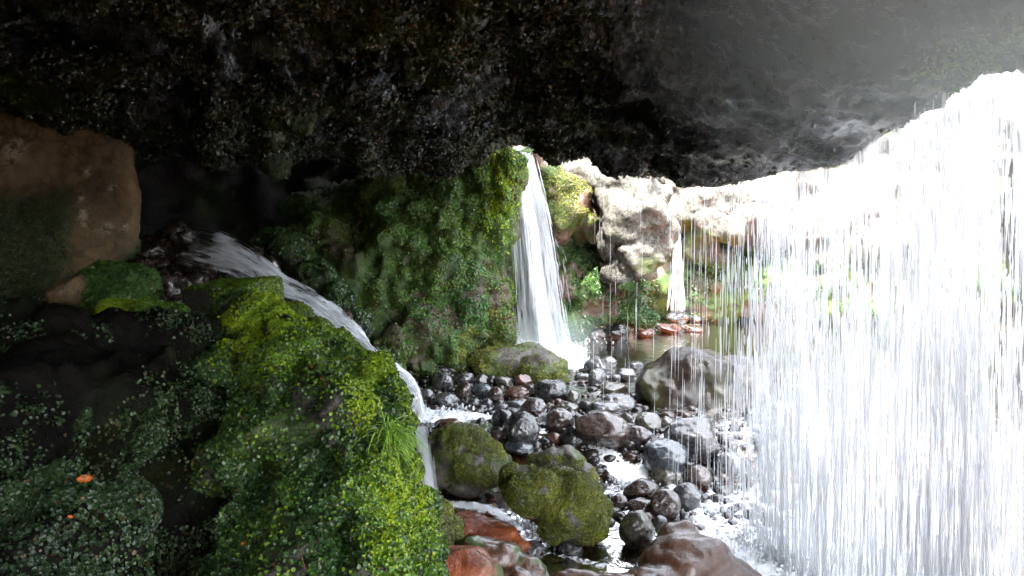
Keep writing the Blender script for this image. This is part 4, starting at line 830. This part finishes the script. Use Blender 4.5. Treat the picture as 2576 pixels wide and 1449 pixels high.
# left cascade
ca = wthing('cascade', at(1010, 950, 6.9), 'broad dim cascade sliding down from the dark left recess', 'cascade')
UP = [(380, 560, 8.5), (480, 566, 8.3), (570, 588, 8.1), (650, 632, 7.9), (720, 688, 7.7), (790, 728, 7.5), (850, 768, 7.35), (905, 820, 7.2), (945, 880, 7.05), (1000, 915, 6.95), (1036, 945, 6.85)]
LO = [(388, 572, 8.2), (430, 652, 7.2), (560, 690, 6.95), (640, 718, 6.8), (672, 746, 6.75), (740, 757, 6.75), (800, 792, 6.7), (850, 838, 6.7), (915, 860, 6.65), (950, 892, 6.65), (990, 935, 6.65), (1018, 972, 6.6)]
LO = [tuple(x) for x in cr(LO, 11)]
UP += [(1060, 985, 6.8), (1070, 1035, 6.72)]; LO += [(1040, 1010, 6.56), (1048, 1048, 6.58)]
for k_ in range(2):
    fix(fall_sheet('water_sheet', [(a, b_ , c - .05 * k_) for a, b_, c in UP], [(a, b_, c - .05 * k_) for a, b_, c in LO], M['casc'], ca, nu=70, nv=220, bulge=.12, ripple=.05, seed=20 + k_,
       dens=lambda uv: .30 + .42 * sm(uv[:, 1], .08, .25) + .5 * fbm(np.stack([uv[:, 0] * 3, uv[:, 1] * 9, uv[:, 0] * 0], 1), 1.0, 3, 55) - .35 * (1 - sm(uv[:, 1], .02, .2)) - .3 * np.exp(-((uv[:, 0] - .8) / .2) ** 2 - ((uv[:, 1] - .42) / .1) ** 2) + .15 * sm(uv[:, 1], .6, .9)), ca)
P_, W_ = strands_between([(a, b_ - 4, c - .1) for a, b_, c in UP], [(a, b_, c - .1) for a, b_, c in LO], 1300, (.015, .05), (.005, .014), 13, jitter=.02); P_ = P_[(P_[:, 0, 0] / P_[:, 0, 1]) * FPX + 1288 > 455]; P_[:, :, 1] -= .10; W_ = W_[:len(P_)]; fix(tubes('water_strands', P_, W_, M['strand'], ca), ca)
# thin side fall between outcrop and boulder
tf = wthing('waterfall', at(1065, 1225, 5.9), 'thin low fall between the leafy outcrop and left mossy boulder', 'waterfall')
L3 = [(1040, 1070, 6.2), (1046, 1105, 5.8), (1050, 1170, 5.6), (1054, 1232, 5.5)]; R3 = [(1072, 1072, 6.2), (1078, 1108, 5.8), (1086, 1170, 5.6), (1098, 1240, 5.5)]
for k_ in range(2): fix(fall_sheet('water_sheet', [(a, b_, c - .04 * k_) for a, b_, c in L3], [(a, b_, c - .04 * k_) for a, b_, c in R3], M['fall'], tf, nu=20, nv=60, bulge=.03, seed=31 + k_, dens=lambda uv: np.full(len(uv), .9)), tf)
P_, W_ = strands_between(L3, R3, 260, (.1, .4), (.004, .010), 12, jitter=.012); fix(tubes('water_strands', P_, W_, M['foam'], tf), tf)

# the curtain: water dropping from the roof lip all along the right side
ct = wthing('water_curtain', (1.6, 4, -.5), 'dazzling white curtain of water falling from the overhanging roof lip', 'water curtain')
lipx = np.array([q[0] for q in LIP], float)
def lip_pt(px):
    py = np.interp(px, lipx, [q[1] for q in LIP]); Yl = np.interp(px, lipx, [q[2] for q in LIP])
    a = (px - 1288) / FPX; b_ = (724.5 - py) / FPX; t = Yl / (CP + b_ * SP)
    return np.stack([a * t, Yl, CAM_H + t * (-SP + b_ * CP)], 1)
dpx = [1840, 1880, 1930, 1980, 2060, 2130, 2200, 2280, 2340, 2400, 2440, 2480, 2540, 2600, 2900]
dw = [.05, .25, 1.3, 1.4, 1.0, 1.3, 1.2, 1.2, 1.3, 1.5, 1.8, 1.7, 1.1, 1.0, .8]
def curtain(n, seed, wr, lr, jit, zlo=-.65, pxr=(1840, 2900)):
    r = np.random.default_rng(seed); px = r.uniform(*pxr, n * 5); px = px[r.random(len(px)) < np.interp(px, dpx, dw) / 1.8][:n]; n = len(px)
    px = px + r.normal(size=n) * 3; Lp = lip_pt(px) + r.normal(size=(n, 3)) * [jit, jit, 0]; Lp[:, 2] -= .01 + np.abs(Lp[:, 2] - np.interp(px, lipx, lip_pt(lipx)[:, 2])); H = Lp[:, 2] - zlo
    fall = r.random(n) ** .8; ln = r.uniform(*lr, n) * (.35 + 1.1 * fall); z0 = Lp[:, 2] - fall * H; z1 = np.maximum(z0 - ln, zlo)
    lean = r.normal(size=n) * .022 + .03
    out_ = []
    for q in np.linspace(0, 1, 4):
        z = z0 + (z1 - z0) * q; d_ = (Lp[:, 2] - z); out_.append(np.stack([Lp[:, 0] + lean * d_, Lp[:, 1] - .02 * d_, z], 1))
    return np.stack(out_, 1), r.uniform(*wr, n)
P_, W_ = curtain(8000, 1, (.0015, .0065), (.01, .25), .09); fix(tubes('water_strands', P_, W_, M['strand'], ct), ct)
P_, W_ = curtain(4500, 2, (.004, .016), (.05, .6), .12); fix(tubes('water_strands', P_, W_, M['strand_thin'], ct), ct)
for k_ in range(3):
    s_ = np.linspace(1850, 2900, 260); Lp = lip_pt(s_); Lp[:, 1] += .05 * (k_ - 1) ; Lp[:, 0] += .05 * (k_ - 1)
    vv = np.linspace(0, 1, 120); P = Lp[:, None, :] * np.ones((1, 120, 1)); P[:, :, 2] = (Lp[:, 2] + .0)[:, None] * (1 - vv) + (-.7) * vv
    P[:, :, 0] += .06 * vv; V, F, uv = grid(P); V[:, 0] += .03 * fbm(V * [1, 1, .2], 4, 3, 90 + k_); V[:, 1] += .03 * fbm(V * [1, 1, .2], 4, 3, 95 + k_)
    dd = np.interp(uv[:, 0] * 1050 + 1850, dpx, dw) / 1.8
    fix(link('water_sheet', mesh_np('water_sheet', V, F, [M['curt']], attrs={'dens': .07 + .40 * dd + .36 * fbm(V * [1, 1, .45], 2.2, 4, 5 + k_) - .1 * sm(uv[:, 1], .6, 1) * dd}, uv=uv), ct), ct)
# separate drips left of the curtain
r = np.random.default_rng(9); n = 290; px = np.concatenate([r.uniform(1480, 1860, 70), r.normal(1710, 10, 25), r.normal(1775, 14, 45), 1880 - np.abs(r.normal(0, 40, 150))]); Lp = lip_pt(px); Lp[:, :2] += r.normal(size=(n, 2)) * .03
f_ = r.random(n); z0 = Lp[:, 2] * (1 - f_) - .3 * f_; z1 = np.maximum(z0 - r.uniform(.05, .5, n), -.4)
P_ = np.stack([np.stack([Lp[:, 0], Lp[:, 1], z0 + (z1 - z0) * q], 1) for q in np.linspace(0, 1, 3)], 1)
dr = wthing('drip_lines', (1, 5, -.3), 'sparse single drips falling from the dark roof edge before the boulder', 'dripping water')
fix(tubes('water_strands', P_, r.uniform(.0025, .006, n), M['strand_thin'], dr), dr)

# droplets and foam lumps where water lands
Vs, Fs, k = [], [], 0; V0, F0 = ico(1)
def spl(px, py, n, sx, sz, Yo=0, seed=0, size=(.004, .014), Yc=None):
    global k
    rr = np.random.default_rng(seed); Yb = Yc or on_bed(px, py); q = at(px, py, Yb)
    for i in range(n):
        c_ = q + [rr.normal() * sx, rr.normal() * sx * .6 + Yo, abs(rr.normal()) * sz]; Vs.append(V0 * rr.uniform(*size) * [1, 1, rr.uniform(.8, 2)] + c_); Fs.append(F0 + k); k += len(V0)
spl(1365, 868, 1500, .26, .10, seed=1); spl(1420, 915, 350, .18, .03, seed=2); spl(1120, 1045, 300, .18, .025, seed=3); spl(1065, 1228, 90, .05, .03, seed=4); spl(1300, 1330, 160, .04, .03, seed=5); spl(1590, 1215, 160, .10, .02, seed=6)
spl(1707, 782, 120, .12, .05, seed=7); spl(1950, 1380, 400, .25, .05, seed=8); spl(2200, 1400, 500, .4, .06, seed=9); spl(1760, 1290, 140, .1, .02, seed=10); spl(2500, 1420, 500, .4, .08, seed=11)
tag(link('splash_foam', mesh_np('splash_foam', np.concatenate(Vs), np.concatenate(Fs), [M['foam']])), 'white splash droplets and foam where the falls land', 'splash', kind='stuff')

# ============================================================ SMALL THINGS
# tuft of grass on the outcrop's right shoulder
def flatmat(name, col, rough=.5, tr=.0):
    b = NB(name); p = b.pos(); c = b.mix(b.ramp(b.noise(60, p, 4), [(.35, 0.), (.65, 1.)]), col, tuple(x * .5 for x in col)); return b.done(b.bsdf(c, rough, b.bump(b.noise(120, p), .4, .002)))
M['blade'] = flatmat('grass_blade', (.26, .5, .05), .4); M['redstem'] = flatmat('grass_red_base', (.2, .05, .02)); M['orange'] = flatmat('orange_leaf', (.42, .12, .02), .45); M['twig'] = flatmat('dry_twig', (.16, .08, .04))
def blades(name, c, n, L, spread, seed, mat, parent=None, w=.0035, up=.5, dirx=.6):
    r = np.random.default_rng(seed); Vv, Ff, k = [], [], 0
    for i in range(n):
        d = np.array([r.normal(dirx, .6), r.normal(-.5, .4), up + r.random() * .5]); d /= np.linalg.norm(d); l = L * r.uniform(.5, 1.1); s = np.cross(d, [0, 0, 1]); s /= np.linalg.norm(s) + 1e-6
        b0 = c + r.normal(size=3) * spread; ws = w * r.uniform(.7, 1.2)
        for j in range(6):
            t = j / 5; pnt = b0 + d * l * t + np.array([0, 0, -1]) * l * .75 * t * t; ww = ws * (1 - t) ** .6 + .0003
            Vv += [pnt - s * ww, pnt + s * ww, pnt + np.cross(s, d) * ww * .5]
            if j: a_ = k + (j - 1) * 3; Ff += [[a_, a_ + 1, a_ + 4, a_ + 3], [a_ + 1, a_ + 2, a_ + 5, a_ + 4], [a_ + 2, a_, a_ + 3, a_ + 5]]
        k += 18
    return mesh_np(name, np.array(Vv), np.array(Ff), [mat])
gc = at(975, 1100, 2.52)
gt = wthing('grass_tuft', gc, 'bright green grass tuft arching from the outcrop shoulder', 'grass tuft')
o = link('blades', blades('blades', gc * 0, 150, .15, .016, 3, M['blade'], w=.0026), gt); o['kind'] = 'stuff'
o = link('red_stems', blades('red_stems', gc * 0 + [-.01, 0, -.01], 30, .05, .014, 4, M['redstem'], w=.0016), gt); o['kind'] = 'stuff'
def curled_leaf(c, s, seed, label, mat='orange'):
    r = np.random.default_rng(seed); u = np.linspace(-1, 1, 15); U, W = np.meshgrid(u, u, indexing='ij')
    half = np.sqrt(np.clip(1 - np.abs(U) ** 1.6, 0, 1)) * (1 - .25 * np.abs(np.sin(U * 6)))
    P = np.stack([U * s, W * half * s * .55, .25 * s * W ** 2 + .2 * s * U ** 2 + .05 * s * np.sin(6 * U + 3 * W)], -1); R_ = rotm(1.1, r.uniform(-.5, .5), r.uniform(-.5, .5))
    P = P @ R_.T; V, F, uv = grid(P); N = normals(V, F); n_ = len(V); V2 = np.concatenate([V, V - N * .0012]); F2 = np.concatenate([F, F[:, ::-1] + n_])
    o = link('fallen_leaf', mesh_np('fallen_leaf', V2, F2, [M[mat]]), loc=tuple(c)); tag(o, label, 'leaf'); return o
def surf(px, py, VV, off=.012):
    q = at(px, py, 1.0); d = q - np.array([0, 0, CAM_H]); d /= np.linalg.norm(d); w = VV - np.array([0, 0, CAM_H]); t = w @ d; dist = np.linalg.norm(w - t[:, None] * d, axis=1)
    m = dist < .03; m = m & (t > .5)
    tt = t[m].min() if m.any() else 2.3
    return np.array([0, 0, CAM_H]) + d * (tt - off)
LV = ld.data; lv = np.empty(len(LV.vertices) * 3, dtype=np.float32); LV.vertices.foreach_get('co', lv); lv = lv.reshape(-1, 3) + np.array(ld.location)
curled_leaf(surf(215, 1205, lv, .02), .021, 1, 'orange fallen leaf lying between the dim moss lobes')
curled_leaf(surf(613, 1367, OUTV, .01), .008, 2, 'tiny orange leaf low on the dark side of the outcrop')
curled_leaf(surf(178, 1300, lv, .01), .007, 5, 'tiny pale brown leaf under the orange one')
curled_leaf(at(1325, 0, 1) * 0 + at(1327, 454, 7.6), .05, 3, 'brown leaf caught on the roof edge left of the notch', 'twig') if False else None
o = curled_leaf(lip_pt(np.array([1190.]))[0] + [0, -.05, .02], .06, 3, 'brown dead leaf hanging at the roof edge left of the notch', 'twig')
for i, (pts, lab) in enumerate([([(862, 150), (885, 146), (908, 138)], 'thin dry twig stuck on the dark roof'), ]):
    Pp = np.array([at(a, b_, 4.9) for a, b_ in pts]); pass
def twig(pts, w, label):
    Pp = cr(np.array(pts), 8)[None]; o = tubes('twig', Pp, [w], M['twig'], kind=None); c = Pp[0].mean(0)
    me = o.data; n_ = len(me.vertices); a = np.empty(n_ * 3, dtype=np.float32); me.vertices.foreach_get('co', a); me.vertices.foreach_set('co', (a.reshape(-1, 3) - c).astype(np.float32).ravel()); o.location = tuple(c); tag(o, label, 'twig')
twig([surf(750, 1370, OUTV, .01), surf(758, 1400, OUTV, .02), surf(770, 1440, OUTV, .015)], .005, 'brown twig leaning on the leafy outcrop at bottom')
for px_, L_, lab in ((1022, .32, 'long thin root hanging straight down from the roof above the moss cliff'), (1136, .2, 'short pale root hanging from the roof edge left of the notch'), (700, .12, 'short root hanging from the dark roof spur over the recess')):
    q = lip_pt(np.array([float(px_)]))[0] + [0, -.1, .06 if px_ != 1022 else .25]
    twig([q, q + [.004, 0, -L_ * .5], q + [-.003, 0, -L_]], .006, lab)
for o in list(bpy.data.objects):
    if '_b' in o: del o['_b']
for s_ in bpy.data.objects:
    if s_.name == 'tmp': bpy.data.objects.remove(s_)

# ---- haze volumes: lens glare at upper right built as mist, and fall-foot spray
def mist(c, rad, dens, lab='pale haze added for the lens glare under the roof beside the water curtain'):
    V, F = ico(5); V = V * rad
    b = NB('glare_and_spray_haze'); tc = b.n('ShaderNodeTexCoord'); mp = b.n('ShaderNodeMapping'); b.l(tc.outputs['Object'], mp.inputs[0]); mp.inputs['Scale'].default_value = tuple(1 / q for q in rad)
    ln = b.n('ShaderNodeVectorMath', operation='LENGTH'); b.l(mp.outputs[0], ln.inputs[0])
    d = b.math('MULTIPLY', b.ramp(ln.outputs['Value'], [(0.0, 1.0), (0.35, 0.62), (0.7, 0.18), (1.0, 0.0)]), dens)
    p_ = b.n('ShaderNodeVolumePrincipled'); p_.inputs['Color'].default_value = (.86, 1, .99, 1); p_.inputs['Anisotropy'].default_value = .3
    b.l(d, p_.inputs['Density']); b.l(p_.outputs[0], b.out.inputs['Volume'])
    o = link('glare_and_spray_haze', mesh_np('glare_and_spray_haze', V, F, [b.m]), loc=tuple(c)); tag(o, lab, 'mist', kind='stuff')
mist(at(2600, -60, 2.3), (1.25, 1.0, .75), .62)
mist(at(1400, 850, 8.4), (.6, .45, .35), 1.0, 'small cloud of spray at the foot of the main waterfall')
